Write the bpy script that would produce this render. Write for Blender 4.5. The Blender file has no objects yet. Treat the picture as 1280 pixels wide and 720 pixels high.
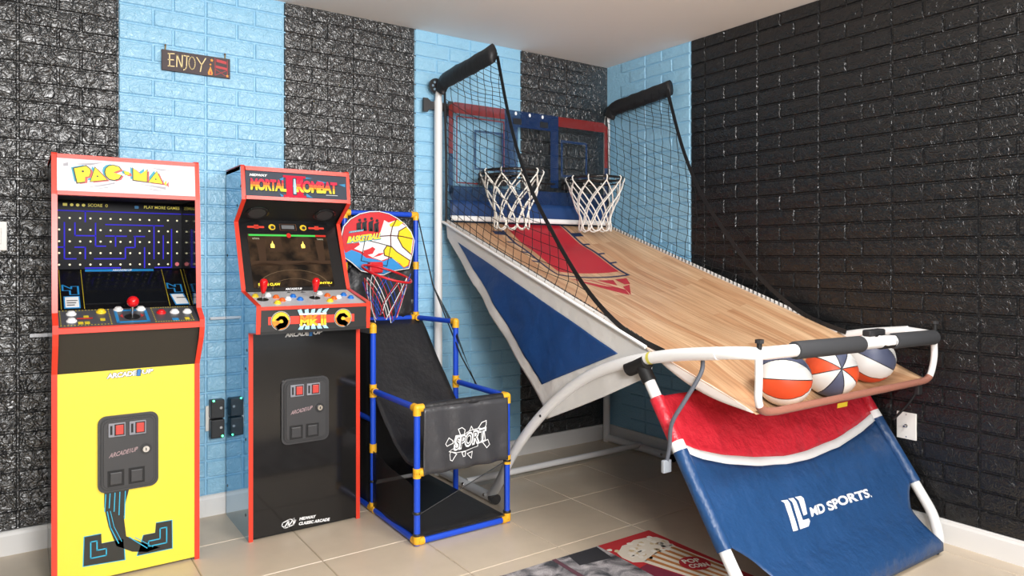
import bpy, bmesh, math, random
from mathutils import Vector, Matrix, noise
SC = bpy.context.scene; C = SC.collection; PI = math.pi
rnd = random.Random(7)

# ------------------------------------------------------------------ camera
CAM = Vector((-3.19, -3.495, 1.194))
cd = bpy.data.cameras.new('camera'); cam = bpy.data.objects.new('camera', cd); C.objects.link(cam)
cd.sensor_width = 36.0; cd.sensor_fit = 'HORIZONTAL'; cd.lens = 36.0 * 888 / 1280
cd.shift_y = (321 - 360) / 1280.0 * 1.0
cd.clip_start = 0.05
cam.location = CAM
FW = Vector((.570, .8217, 0)).normalized()
cam.rotation_euler = (PI / 2, 0, math.atan2(FW.y, FW.x) - PI / 2)
SC.camera = cam
# ------------------------------------------------------------------ light and exposure
wd = bpy.data.worlds.new('world'); SC.world = wd; wd.use_nodes = True
wb = wd.node_tree.nodes['Background']; wb.inputs[0].default_value = (.93, .96, 1, 1); wb.inputs[1].default_value = 1.2
SC.view_settings.view_transform = 'Standard'; SC.view_settings.look = 'None'
SC.view_settings.exposure = 0.0; SC.view_settings.gamma = 1.0; SC.view_settings.use_curve_mapping = False
def area(name, loc, target, sx, sy, power, col=(1, 1, 1)):
    l = bpy.data.lights.new(name, 'AREA'); l.shape = 'RECTANGLE'; l.size = sx; l.size_y = sy; l.energy = power; l.color = col
    o = bpy.data.objects.new(name, l); C.objects.link(o); o.location = loc
    o.rotation_euler = (Vector(target) - Vector(loc)).to_track_quat('-Z', 'Z').to_euler(); return o
area('window_daylight', (-3.2, -6.6, 2.0), (-2.5, 0, 1.2), 3.2, .7, 100, (1, .985, .97))
area('photo_softbox', (-2.68, -3.85, 1.72), (-2.4, 0, 1.15), .52, .52, 58, (1, .99, .98))
area('ceiling_lamp', (-1.3, -3.1, 2.41), (-1.5, -1.2, 0), .7, .7, 72, (1, .98, .96))

# ------------------------------------------------------------------ materials
def lin(c):
    if isinstance(c, str): c = tuple(int(c[i:i + 2], 16) / 255 for i in (0, 2, 4))
    return tuple(((v / 12.92) if v <= .04045 else ((v + .055) / 1.055) ** 2.4) for v in c)
MATS = {}
def mat(name, col, rough=.5, metal=0., bump=None, var=0., alpha=1., emit=0., coat=0., spec=.5):
    if name in MATS: return MATS[name]
    m = bpy.data.materials.new(name); m.use_nodes = True; nt = m.node_tree; N = nt.nodes; L = nt.links
    p = N['Principled BSDF']; c = lin(col)
    p.inputs['Base Color'].default_value = (*c, 1); p.inputs['Roughness'].default_value = rough; p.inputs['Metallic'].default_value = metal
    p.inputs['Specular IOR Level'].default_value = spec; p.inputs['Coat Weight'].default_value = coat
    if emit: p.inputs['Emission Color'].default_value = (*c, 1); p.inputs['Emission Strength'].default_value = emit
    if alpha < 1: p.inputs['Alpha'].default_value = alpha
    g = N.new('ShaderNodeNewGeometry')
    if var:
        n = N.new('ShaderNodeTexNoise'); n.inputs['Scale'].default_value = 9; n.inputs['Detail'].default_value = 5
        L.new(g.outputs['Position'], n.inputs['Vector'])
        mx = N.new('ShaderNodeMix'); mx.data_type = 'RGBA'
        mx.inputs[6].default_value = (*[v * (1 - var) for v in c], 1); mx.inputs[7].default_value = (*[min(1, v * (1 + var)) for v in c], 1)
        L.new(n.outputs['Fac'], mx.inputs[0]); L.new(mx.outputs[2], p.inputs['Base Color'])
    if bump:
        sc_, st, di = bump
        n = N.new('ShaderNodeTexNoise'); n.inputs['Scale'].default_value = sc_; n.inputs['Detail'].default_value = 4
        L.new(g.outputs['Position'], n.inputs['Vector'])
        b = N.new('ShaderNodeBump'); b.inputs['Strength'].default_value = st; b.inputs['Distance'].default_value = di
        L.new(n.outputs['Fac'], b.inputs['Height']); L.new(b.outputs['Normal'], p.inputs['Normal'])
    MATS[name] = m; return m
def brick_mat(name, col, rough, spec, strength, dist, scale=34, coat=0):
    m = bpy.data.materials.new(name); m.use_nodes = True; nt = m.node_tree; N = nt.nodes; L = nt.links; p = N['Principled BSDF']
    p.inputs['Base Color'].default_value = (*lin(col), 1); p.inputs['Roughness'].default_value = rough; p.inputs['Specular IOR Level'].default_value = spec
    g = N.new('ShaderNodeNewGeometry')
    n = N.new('ShaderNodeTexNoise'); n.inputs['Scale'].default_value = scale; n.inputs['Detail'].default_value = 2.5; n.inputs['Distortion'].default_value = .8
    L.new(g.outputs['Position'], n.inputs['Vector'])
    a = N.new('ShaderNodeMath'); a.operation = 'MULTIPLY'; a.inputs[1].default_value = 4.5; L.new(n.outputs['Fac'], a.inputs[0])
    q = N.new('ShaderNodeMath'); q.operation = 'PINGPONG'; q.inputs[1].default_value = .5; L.new(a.outputs[0], q.inputs[0])
    b = N.new('ShaderNodeBump'); b.inputs['Strength'].default_value = strength; b.inputs['Distance'].default_value = dist
    L.new(q.outputs[0], b.inputs['Height']); L.new(b.outputs['Normal'], p.inputs['Normal'])
    if coat: p.inputs['Coat Weight'].default_value = coat; p.inputs['Coat Roughness'].default_value = .3; L.new(b.outputs['Normal'], p.inputs['Coat Normal'])
    return m
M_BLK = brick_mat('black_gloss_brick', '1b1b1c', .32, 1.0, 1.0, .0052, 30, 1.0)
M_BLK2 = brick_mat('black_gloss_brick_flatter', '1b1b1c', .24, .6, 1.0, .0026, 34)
M_BLU = brick_mat('sky_blue_brick', '98cbe8', .32, .5, .9, .003, 34)
M_FLOOR = mat('beige_tile', 'd3c3ad', .34, var=.10, bump=(40, .08, .003))
M_GROUT = mat('grout', 'b3a48c', .8)
M_CEIL = mat('ceiling_paint', 'f0eeec', .9, bump=(150, .1, .002))
M_BASE = mat('baseboard_white', 'e9e8e6', .45)
M_PLATE = mat('plate_white', 'f0eee8', .35)
M_RED = mat('red_molding', 'e8402c', .3)
M_BLKP = mat('black_panel', '1c1b1b', .09)
M_BLKM = mat('black_matte', '151516', .6)
M_DARK = mat('dark_plastic', '3d3d3f', .38)
M_DARK2 = mat('darker_plastic', '2c2c2e', .4)
M_YEL = mat('yellow_panel', 'f7e14a', .3, var=.02)
M_WHITE = mat('white_plastic', 'f2f2f2', .35)
M_WTUBE = mat('white_tube', 'eeeeee', .28)
M_CHROME = mat('chrome', 'c8c8c8', .15, 1.)
M_SCREEN = mat('dark_screen', '14161a', .1, spec=.25)
M_BTUBE = mat('blue_tube', '1f4fd0', .32)
M_YJOINT = mat('yellow_joint', 'f2b52c', .4)
M_BFAB = mat('black_fabric', '29292b', .4, bump=(28, .5, .01))
M_BFAB2 = mat('black_sheen_fabric', '424245', .33, bump=(16, .55, .012))
M_FOAM = mat('foam_grip', '38393c', .85, bump=(300, .2, .001))
M_NAVY = mat('navy_fabric', '1f4675', .38, bump=(8, .8, .03))
M_REDF = mat('red_fabric', 'cf2a3a', .34, bump=(10, .9, .03))
M_WFAB = mat('white_fabric', 'dcdad7', .5, bump=(22, .4, .01))
M_SNAVY = mat('side_navy_fabric', '19447e', .45, bump=(14, .5, .012))
M_CREAM = mat('cream', 'f4e9c6', .5)
M_PNAVY = mat('print_navy', '1c2c52', .5)
M_PRED = mat('print_red', 'b8202e', .45)
M_PW = mat('print_white', 'f2f2f2', .5)
M_NET = mat('black_net', '18181a', .6)
M_WNET = mat('white_net', 'efece4', .6)
def M(name, col, rough=.45, **k): return mat(name, col, rough, **k)

# wood court: planks along the length of the machine
def wood_mat():
    m = bpy.data.materials.new('court_wood_print'); m.use_nodes = True; nt = m.node_tree; N = nt.nodes; L = nt.links; p = N['Principled BSDF']
    g = N.new('ShaderNodeNewGeometry'); mp = N.new('ShaderNodeMapping'); mp.inputs['Rotation'].default_value = (0, 0, PI / 2)
    sx = N.new('ShaderNodeSeparateXYZ'); cb = N.new('ShaderNodeCombineXYZ'); L.new(g.outputs['Position'], sx.inputs[0])
    L.new(sx.outputs[1], cb.inputs[0]); L.new(sx.outputs[0], cb.inputs[1])
    br = N.new('ShaderNodeTexBrick'); br.inputs['Scale'].default_value = 1; br.inputs['Brick Width'].default_value = .62; br.inputs['Row Height'].default_value = .05
    br.inputs['Mortar Size'].default_value = .0007; br.inputs['Color1'].default_value = (*lin('c99870'), 1); br.inputs['Color2'].default_value = (*lin('e3bf98'), 1); br.inputs['Mortar'].default_value = (*lin('b88a66'), 1)
    L.new(cb.outputs[0], br.inputs['Vector'])
    mp2 = N.new('ShaderNodeMapping'); mp2.inputs['Scale'].default_value = (2.2, 40, 1); L.new(cb.outputs[0], mp2.inputs['Vector'])
    n = N.new('ShaderNodeTexNoise'); n.inputs['Scale'].default_value = 1.6; n.inputs['Detail'].default_value = 6; L.new(mp2.outputs[0], n.inputs['Vector'])
    r = N.new('ShaderNodeValToRGB'); r.color_ramp.elements[0].position = .3; r.color_ramp.elements[0].color = (.62, .52, .45, 1); r.color_ramp.elements[1].position = .62; r.color_ramp.elements[1].color = (1, 1, 1, 1)
    L.new(n.outputs['Fac'], r.inputs[0])
    mx = N.new('ShaderNodeMix'); mx.data_type = 'RGBA'; mx.blend_type = 'MULTIPLY'; mx.inputs[0].default_value = .8
    L.new(br.outputs['Color'], mx.inputs[6]); L.new(r.outputs[0], mx.inputs[7]); L.new(mx.outputs[2], p.inputs['Base Color'])
    p.inputs['Roughness'].default_value = .42; return m
M_WOOD = wood_mat()
def film_mat(name, col, fac, rough=.08):
    m = bpy.data.materials.new(name); m.use_nodes = True; nt = m.node_tree; N = nt.nodes; L = nt.links; p = N['Principled BSDF']; out = N['Material Output']
    p.inputs['Base Color'].default_value = (*lin(col), 1); p.inputs['Roughness'].default_value = rough
    t = N.new('ShaderNodeBsdfTransparent'); mx = N.new('ShaderNodeMixShader'); mx.inputs[0].default_value = fac
    L.new(t.outputs[0], mx.inputs[1]); L.new(p.outputs[0], mx.inputs[2]); L.new(mx.outputs[0], out.inputs[0]); return m
M_CLEAR = film_mat('clear_acrylic', '20262a', .07, .05)
M_FNAVY = film_mat('navy_print_film', '15305c', .8)
M_FRED = film_mat('red_print_film', '7e2725', .88)
M_FMESH = film_mat('black_mesh_film', '101012', .62, .7)
M_FMESH2 = film_mat('thin_black_mesh_film', '141416', .45, .7)
def side_mat():
    m = mat('blue_gloss_side', '5f9fc4', .04, metal=.72, coat=.6); return m
M_SIDE = side_mat()

# ------------------------------------------------------------------ mesh helpers
WLOC = {}
def tag(o, label=None, cat=None, group=None, kind=None):
    if label: o['label'] = label
    if cat: o['category'] = cat
    if group: o['group'] = group
    if kind: o['kind'] = kind
    return o
def empty(name, loc, label, cat, group=None):
    o = bpy.data.objects.new(name, None); C.objects.link(o); o.location = loc; o.empty_display_size = .1
    WLOC[o] = Vector(loc); return tag(o, label, cat, group)
class MB:
    def __init__(s): s.v = []; s.f = []; s.m = []; s.sm = []; s.mats = []
    def mi(s, m):
        if m not in s.mats: s.mats.append(m)
        return s.mats.index(m)
    def add(s, vs, fs, m, smooth=False):
        b = len(s.v); k = s.mi(m); s.v += [Vector(q) for q in vs]
        for f in fs: s.f.append([b + i for i in f]); s.m.append(k); s.sm.append(smooth)
        return s
    def box(s, lo, hi, m):
        x0, y0, z0 = lo; x1, y1, z1 = hi
        return s.add([(x0,y0,z0),(x1,y0,z0),(x1,y1,z0),(x0,y1,z0),(x0,y0,z1),(x1,y0,z1),(x1,y1,z1),(x0,y1,z1)],
            [(0,3,2,1),(4,5,6,7),(0,1,5,4),(1,2,6,5),(2,3,7,6),(3,0,4,7)], m)
    def bbox(s, lo, hi, m, b=.003):   # bevelled box
        x0, y0, z0 = lo; x1, y1, z1 = hi; bm = bmesh.new(); bmesh.ops.create_cube(bm, size=1)
        bmesh.ops.scale(bm, vec=(x1-x0, y1-y0, z1-z0), verts=bm.verts); bmesh.ops.translate(bm, vec=((x0+x1)/2,(y0+y1)/2,(z0+z1)/2), verts=bm.verts)
        bmesh.ops.bevel(bm, geom=bm.edges[:], offset=b, segments=2, affect='EDGES', profile=.5)
        bm.verts.index_update(); s.add([v.co for v in bm.verts], [[v.index for v in f.verts] for f in bm.faces], m); bm.free(); return s
    def extr(s, pts, d, m, smooth=False):   # closed polygon of 3D points extruded by d
        n = len(pts); a = [Vector(p) for p in pts]; d = Vector(d); b = [p + d for p in a]
        fs = [list(range(n))[::-1], [n + i for i in range(n)]] + [(i, (i+1) % n, n + (i+1) % n, n + i) for i in range(n)]
        return s.add(a + b, fs, m, smooth)
    def tube(s, pts, r, m, n=12, closed=False, caps=True):
        P = [Vector(p) for p in pts]; k = len(P); R = r if hasattr(r, '__len__') else [r] * k
        vs = []; fs = []; up = None
        for i in range(k):
            if closed: t = (P[(i+1) % k] - P[i-1]).normalized()
            else: t = (P[min(i+1, k-1)] - P[max(i-1, 0)]).normalized()
            if up is None:
                up = t.orthogonal().normalized()
            else:
                up = (up - t * up.dot(t)); up = up.normalized() if up.length > 1e-6 else t.orthogonal().normalized()
            w = t.cross(up)
            for j in range(n):
                a = 2 * PI * j / n; vs.append(P[i] + (up * math.cos(a) + w * math.sin(a)) * R[i])
        for i in range(k if closed else k - 1):
            i2 = (i + 1) % k
            for j in range(n): fs.append((i*n+j, i*n+(j+1) % n, i2*n+(j+1) % n, i2*n+j))
        s.add(vs, fs, m, n > 4)
        if caps and not closed: s.add(vs[:n], [list(range(n))[::-1]], m); s.add(vs[-n:], [list(range(n))], m)
        return s
    def lathe(s, c, ax, prof, m, n=20):   # prof: (r, h) along axis
        c = Vector(c); ax = Vector(ax).normalized(); u = ax.orthogonal().normalized(); w = ax.cross(u); vs = []; fs = []; k = len(prof)
        for r, h in prof:
            for j in range(n):
                a = 2*PI*j/n; vs.append(c + ax*h + (u*math.cos(a) + w*math.sin(a))*max(r, 1e-5))
        for i in range(k-1):
            for j in range(n): fs.append((i*n+j, i*n+(j+1) % n, (i+1)*n+(j+1) % n, (i+1)*n+j))
        return s.add(vs, fs, m, True)
    def disc(s, c, ax, r, h, m, n=20):
        c = Vector(c); ax = Vector(ax).normalized(); u = ax.orthogonal().normalized(); w = ax.cross(u)
        return s.extr([c + (u*math.cos(2*PI*j/n) + w*math.sin(2*PI*j/n))*r for j in range(n)], ax*h, m)
    def sphere(s, c, r, m, n=14):
        prof = [(r*math.sin(PI*i/n), -r*math.cos(PI*i/n)) for i in range(n+1)]; return s.lathe(c, (0,0,1), prof, m, 2*n)
    def sheet(s, fn, nu, nv, th, m, nrm=None):   # surface fn(u,v), thickened by th along its normal
        vs = []; N_ = []
        for i in range(nu+1):
            for j in range(nv+1): vs.append(Vector(fn(i/nu, j/nv)))
        idx = lambda i, j: i*(nv+1)+j
        for i in range(nu+1):
            for j in range(nv+1):
                a = vs[idx(min(i+1, nu), j)] - vs[idx(max(i-1, 0), j)]; b = vs[idx(i, min(j+1, nv))] - vs[idx(i, max(j-1, 0))]
                n = a.cross(b); N_.append(n.normalized() if n.length > 1e-9 else Vector((0,0,1)))
        k = len(vs); vs2 = vs + [v - n*th for v, n in zip(vs, N_)]; fs = []
        for i in range(nu):
            for j in range(nv):
                q = (idx(i,j), idx(i+1,j), idx(i+1,j+1), idx(i,j+1)); fs.append(q); fs.append(tuple(k+a for a in q[::-1]))
        rim = [idx(i,0) for i in range(nu)] + [idx(nu,j) for j in range(nv)] + [idx(i,nv) for i in range(nu,0,-1)] + [idx(0,j) for j in range(nv,0,-1)]
        for a, b in zip(rim, rim[1:]+rim[:1]): fs.append((b, a, a+k, b+k))
        return s.add(vs2, fs, m, True)
    def build(s, name, parent=None, label=None, cat=None, group=None, kind=None, mesh_only=False):
        lo = [min(v[i] for v in s.v) for i in range(3)]; hi = [max(v[i] for v in s.v) for i in range(3)]
        o0 = Vector(((lo[0]+hi[0])/2, (lo[1]+hi[1])/2, lo[2]))
        me = bpy.data.meshes.new(name); me.from_pydata([v - o0 for v in s.v], [], s.f)
        for m in s.mats: me.materials.append(m)
        me.polygons.foreach_set('material_index', s.m); me.polygons.foreach_set('use_smooth', s.sm); me.update()
        o = bpy.data.objects.new(name, me); C.objects.link(o)
        if parent is not None: o.parent = parent; o.location = o0 - WLOC[parent]
        else: o.location = o0
        WLOC[o] = o0; return tag(o, label, cat, group, kind)
def rpoly(x0, z0, x1, z1, r, n=5):   # rounded rectangle in 2D
    out = []
    for cx, cz, a0 in ((x1-r, z0+r, -90), (x1-r, z1-r, 0), (x0+r, z1-r, 90), (x0+r, z0+r, 180)):
        for i in range(n+1):
            a = math.radians(a0 + 90*i/n); out.append((cx + r*math.cos(a), cz + r*math.sin(a)))
    return out
def ell(cx, cy, rx, ry=None, n=24, a0=0, a1=360):
    ry = rx if ry is None else ry; k = n if abs(a1-a0) == 360 else n+1
    return [(cx + rx*math.cos(math.radians(a0+(a1-a0)*i/n)), cy + ry*math.sin(math.radians(a0+(a1-a0)*i/n))) for i in range(k)]
def stroke(pts, w, closed=False):    # polyline of width w as quads
    out = []; P = list(pts) + ([pts[0]] if closed else [])
    for (ax, ay), (bx, by) in zip(P, P[1:]):
        dx, dy = bx-ax, by-ay; l = math.hypot(dx, dy) or 1e-6; ex, ey = dx/l*w*.4, dy/l*w*.4; nx, ny = -dy/l*w/2, dx/l*w/2
        out.append([(ax-ex+nx, ay-ey+ny), (bx+ex+nx, by+ey+ny), (bx+ex-nx, by+ey-ny), (ax-ex-nx, ay-ey-ny)])
    return out
def decal(name, layers, parent, fn, up, off=.0012, th=.0008, sub=None, label=None):
    """flat print: layers = [(material, [polygons in (a,b)])]; fn(a,b) -> point on the surface, up = outward normal"""
    mb = MB(); up = Vector(up).normalized()
    for li, (m, polys) in enumerate(layers):
        o = off + li*.0007
        for p in polys:
            bm = bmesh.new(); vs = [bm.verts.new((a, b, 0)) for a, b in p]
            try: f = bm.faces.new(vs)
            except ValueError: bm.free(); continue
            bmesh.ops.triangulate(bm, faces=bm.faces[:])
            if sub:
                for _ in range(7):
                    es = [e for e in bm.edges if e.calc_length() > sub]
                    if not es: break
                    bmesh.ops.subdivide_edges(bm, edges=es, cuts=1); bmesh.ops.triangulate(bm, faces=bm.faces[:])
            bm.normal_update(); bm.verts.index_update()
            top = [Vector(fn(v.co.x, v.co.y)) + up*o for v in bm.verts]; fs = [[v.index for v in f.verts] for f in bm.faces]
            if fs:
                a, b, c = (top[i] for i in fs[0][:3])
                if (b-a).cross(c-a).dot(up) < 0: fs = [f[::-1] for f in fs]
            k = len(top); bd = [e for e in bm.edges if len(e.link_faces) == 1]
            mb.add(top + [v - up*th for v in top], fs + [(e.verts[0].index, e.verts[1].index, k+e.verts[1].index, k+e.verts[0].index) for e in bd], m)
            bm.free()
    return mb.build(name, parent, label=label)
DG = None
def text_polys(txt, A, U, V, bold=.0, space=1.0):
    """font outlines fitted into the parallelogram A, A+U, A+V (2D); returned as triangles"""
    cu = bpy.data.curves.new('t', 'FONT'); cu.body = txt; cu.offset = bold; cu.resolution_u = 3; cu.space_character = space
    o = bpy.data.objects.new('t', cu); C.objects.link(o); bpy.context.view_layer.update()
    dg = bpy.context.evaluated_depsgraph_get(); me = bpy.data.meshes.new_from_object(o.evaluated_get(dg))
    xs = [v.co.x for v in me.vertices]; ys = [v.co.y for v in me.vertices]; x0, x1, y0, y1 = min(xs), max(xs), min(ys), max(ys)
    q = [(A[0]+(v.co.x-x0)/(x1-x0)*U[0]+(v.co.y-y0)/(y1-y0)*V[0], A[1]+(v.co.x-x0)/(x1-x0)*U[1]+(v.co.y-y0)/(y1-y0)*V[1]) for v in me.vertices]
    res = [[q[i] for i in f.vertices] for f in me.polygons]
    bpy.data.objects.remove(o); bpy.data.curves.remove(cu); bpy.data.meshes.remove(me); return res
def shift(polys, dx, dy): return [[(a+dx, b+dy) for a, b in p] for p in polys]
def scaled(p, s):
    cx = sum(a for a, b in p)/len(p); cy = sum(b for a, b in p)/len(p); return [(cx+(a-cx)*s, cy+(b-cy)*s) for a, b in p]
def smooth_path(pts, n=6):
    P = [Vector(p) for p in pts]; out = []
    for i in range(len(P)-1):
        p0, p1, p2, p3 = P[max(i-1,0)], P[i], P[i+1], P[min(i+2,len(P)-1)]
        for k in range(n):
            t = k/n; out.append(.5*((2*p1)+(p2-p0)*t+(2*p0-5*p1+4*p2-p3)*t*t+(3*p1-p0-3*p2+p3)*t**3))
    return out + [P[-1]]

# ------------------------------------------------------------------ setting
H = 2.44; XL = -5.4; YF = -6.8
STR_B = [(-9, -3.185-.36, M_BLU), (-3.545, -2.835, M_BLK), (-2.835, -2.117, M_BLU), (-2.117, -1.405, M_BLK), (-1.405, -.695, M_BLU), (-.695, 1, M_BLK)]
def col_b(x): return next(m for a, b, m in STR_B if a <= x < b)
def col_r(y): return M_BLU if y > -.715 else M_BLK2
wall_b = MB()
edges = [XL] + [b for a, b, m in STR_B[:-1]] + [0]
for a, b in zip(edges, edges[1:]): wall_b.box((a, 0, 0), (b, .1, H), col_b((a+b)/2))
wall_b = wall_b.build('wall_back', kind='structure', label='brick textured wall in black and sky blue vertical stripes')
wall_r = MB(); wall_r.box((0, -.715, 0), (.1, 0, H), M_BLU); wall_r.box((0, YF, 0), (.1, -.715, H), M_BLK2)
wall_r = wall_r.build('wall_right', kind='structure', label='glossy black brick textured wall with a blue stripe at the corner')
MB().box((XL-.1, YF, 0), (XL, 0, H), M('left_wall_paint', '35353a', .8)).build('wall_left', kind='structure')
MB().box((XL, YF, H), (0, 0, H+.08), M_CEIL).build('ceiling', kind='structure', label='plain off white ceiling')
floor = MB().box((XL, YF, -.1), (0, 0, -.004), M_GROUT).build('floor', kind='structure', label='floor of square beige ceramic tiles')
# floor tiles, 42 cm
TS = .42; tmesh = None; k = 0
tb = MB(); g = .0014
def tile_mesh(w, d, rest):
    m = MB(); a, b = w/2-g, d/2-g; c = .002
    m.add([(-a,-b,-.003),(a,-b,-.003),(a,b,-.003),(-a,b,-.003),(-a+c,-b+c,0),(a-c,-b+c,0),(a-c,b-c,0),(-a+c,b-c,0)],
          [(4,5,6,7),(0,1,5,4),(1,2,6,5),(2,3,7,6),(3,0,4,7)], M_FLOOR); return m
full = None
for i in range(-12, 1):
    for j in range(-16, 1):
        x0, x1 = -.11 + i*TS, -.11 + (i+1)*TS; y0, y1 = -.36 + (j)*TS, -.36 + (j+1)*TS
        x0, x1 = max(x0, XL), min(x1, 0); y0, y1 = max(y0, YF), min(y1, 0)
        if x1-x0 < .02 or y1-y0 < .02: continue
        isfull = abs(x1-x0-TS) < 1e-4 and abs(y1-y0-TS) < 1e-4; cx, cy = (x0+x1)/2, (y0+y1)/2
        d_ = (cx-CAM.x)*FW.x+(cy-CAM.y)*FW.y
        if d_ < 1.2:            # behind the camera: one joined part
            t = tile_mesh(x1-x0, y1-y0, 0); tb.add([v+Vector((cx,cy,0)) for v in t.v], t.f, M_FLOOR); continue
        if isfull and full is not None:
            o = bpy.data.objects.new('tile', full.data); C.objects.link(o)
            o.parent = floor; o.location = Vector((cx, cy, -.003)) - WLOC[floor]; continue
        t = tile_mesh(x1-x0, y1-y0, 0); t.v = [v+Vector((cx,cy,0)) for v in t.v]; o = t.build('tile', floor)
        if isfull: full = o
tb.build('tile_field', floor, kind='stuff')
# brick relief panels: rows 78.5 mm, cells 355 mm of one short and one long brick
RH = .0785; Z0 = 2.215; CW = .3553
def brick_mesh(w, h, m, seed):
    r = random.Random(seed); mb = MB(); q = .0028; a, b = w/2-q, h/2-q; vs = []; fs = []
    ring = lambda s, y: [(-a+s, y, -b+s), (a-s, y, -b+s), (a-s, y, b-s), (-a+s, y, b-s)]
    nx, nz = (5 if w > .17 else 3), 2; c = .0045
    vs += ring(0, 0); 
    for j in range(nz+1):
        for i in range(nx+1):
            e = i in (0, nx) or j in (0, nz)
            vs.append((-a+c+(2*a-2*c)*i/nx, -.0075 - (0 if e else r.uniform(.0005, .003)), -b+c+(2*b-2*c)*j/nz))
    I = lambda i, j: 4+j*(nx+1)+i
    for j in range(nz):
        for i in range(nx): fs.append((I(i,j), I(i+1,j), I(i+1,j+1), I(i,j+1)))
    fs.append([0, 1] + [I(i,0) for i in range(nx,-1,-1)]); fs.append([2, 3] + [I(i,nz) for i in range(nx+1)])
    fs.append([1, 2] + [I(nx,j) for j in range(nz,-1,-1)]); fs.append([3, 0] + [I(0,j) for j in range(nz+1)])
    mb.add(vs, fs, m); return mb
PROTO = {}
def proto(kind, m, var):
    key = (kind, m.name, var)
    if key not in PROTO:
        mb = brick_mesh(.2183 if kind else .137, RH, m, hash((kind, var)) & 255)
        me = bpy.data.meshes.new('brick'); me.from_pydata(mb.v, [], mb.f); me.materials.append(m); me.update(); PROTO[key] = me
    return PROTO[key]
COUNT = {}
def lay_bricks(wall, start, n_cells, tomap, colf, rotz, hidden, cw=.3553, flip=False):
    items = []
    for r in range(-3, 32):
        zt = Z0 - (r-3)*RH + 0*RH; zb = zt - RH
        zt = min(zt, H-.001); zb = max(zb, .092)
        if zt-zb < .012: continue
        for c in range(n_cells):
            s = start + c*cw; k_ = cw/.3553
            parts = ((.137*k_, 0), (.2183*k_, 1)) if (r % 2 == 0) != flip else ((.2183*k_, 1), (.137*k_, 0))
            if cw < .2: parts = ((cw, 0),)
            for w, kd in parts:
                u = s + w/2; s += w
                if u + w/2 > -.006: 
                    continue
                items.append((u, (zt+zb)/2, (zt-zb)/RH, kd, r, w/(.2183 if kd else .137)))
    vis = [it for it in items if not hidden(it[0], it[1])]; hid = [it for it in items if hidden(it[0], it[1])]
    vis.sort(key=lambda it: (tomap(it[0], it[1])-CAM).length / (1 + 0*it[3]))
    rest = MB()
    n0 = COUNT.get(wall.name, 0)
    for n, (u, z, sz, kd, r, sx) in enumerate(vis + hid):
        P = tomap(u, z); m = colf(u); me = proto(kd, m, (r*7+n) % 4)
        if n0+n < 300 and n < len(vis):
            COUNT[wall.name] = n0+n+1
            o = bpy.data.objects.new('brick', me); C.objects.link(o); o.parent = wall; o.location = P - WLOC[wall]; o.rotation_euler.z = rotz; o.scale.z = sz; o.scale.x = sx
        else:
            R = Matrix.Rotation(rotz, 3, 'Z'); rest.add([R @ Vector((v.co.x*sx, v.co.y, v.co.z*sz)) + P for v in me.vertices], [list(f.vertices) for f in me.polygons], m)
    if rest.v: rest.build('brick_field', wall, kind='stuff')
hid_b = lambda x, z: (x < -3.47) or (-3.05 < x < -2.5 and z < 1.42) or (-2.3 < x < -1.78 and z < 1.45) or (-1.7 < x < -1.45 and z < .9) or (x > -.62 and z < 1.2 and z > .4)
lay_bricks(wall_b, -3.55, 10, lambda u, z: Vector((u, 0, z)), col_b, 0, hid_b)
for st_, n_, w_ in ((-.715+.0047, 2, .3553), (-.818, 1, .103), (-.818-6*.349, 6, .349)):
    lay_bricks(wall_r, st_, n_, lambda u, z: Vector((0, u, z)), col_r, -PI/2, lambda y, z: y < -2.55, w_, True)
def baseboard(name, lo, hi, axis):
    b = MB(); (x0, y0), (x1, y1) = lo, hi
    if axis == 'x': prof = [(y1, 0), (y0, 0), (y0, .078), (y0+.004, .088), (y0+.004, .092), (y0+.008, .096), (y1, .096)]; b.extr([(x0, y, z) for y, z in prof], (x1-x0, 0, 0), M_BASE)
    else: prof = [(x1, 0), (x0, 0), (x0, .078), (x0+.004, .088), (x0+.004, .092), (x0+.008, .096), (x1, .096)]; b.extr([(x, y0, z) for x, z in prof], (0, y1-y0, 0), M_BASE)
    return b.build(name, kind='structure', label='white painted baseboard')
baseboard('baseboard_back', (XL, -.016), (-.016, 0), 'x'); baseboard('baseboard_right', (-.016, YF), (0, 0), 'y')

# ------------------------------------------------------------------ wall fittings
def plate(name, label, cat, x, z, w, h, extra):
    t = empty(name, (x, -.008, z), label, cat)
    MB().bbox((x-w/2, -.014, z-h/2), (x+w/2, -.006, z+h/2), M_PLATE, .002).build('cover_plate', t); extra(t); return t
plate('light_switch', 'white light switch plate at the left edge on black brick', 'light switch', -3.265, 1.277, .07, .115,
      lambda t: MB().bbox((-3.282, -.018, 1.245), (-3.248, -.013, 1.309), M_PLATE, .002).build('rocker', t))
t = empty('cable_outlet', (-.008, -1.93, .457), 'white cable outlet plate low on the black right wall', 'outlet')
MB().bbox((-.014, -1.972, .4), (-.006, -1.889, .516), M_PLATE, .002).build('cover_plate', t)
b = MB(); b.disc((-.013, -1.93, .458), (-1,0,0), .008, .004, M_CHROME, 6); b.tube([(-.014,-1.93,.458),(-.032,-1.93,.458)], .0045, M_CHROME, 10); b.build('coaxial_plug', t, label='threaded metal coaxial plug')
for z in (.41, .506): MB().disc((-.0135, -1.93, z), (-1,0,0), .003, .001, M_CHROME, 8).build('screw', t)
t = empty('wall_outlet', (-2.452, -.008, .45), 'white power outlet plate on blue brick behind two plugged black adapters', 'outlet')
MB().bbox((-2.487, -.014, .392), (-2.417, -.006, .508), M_PLATE, .002).build('cover_plate', t)
M_LED = M('green_led', '52ffa0', .4, emit=6)
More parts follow.
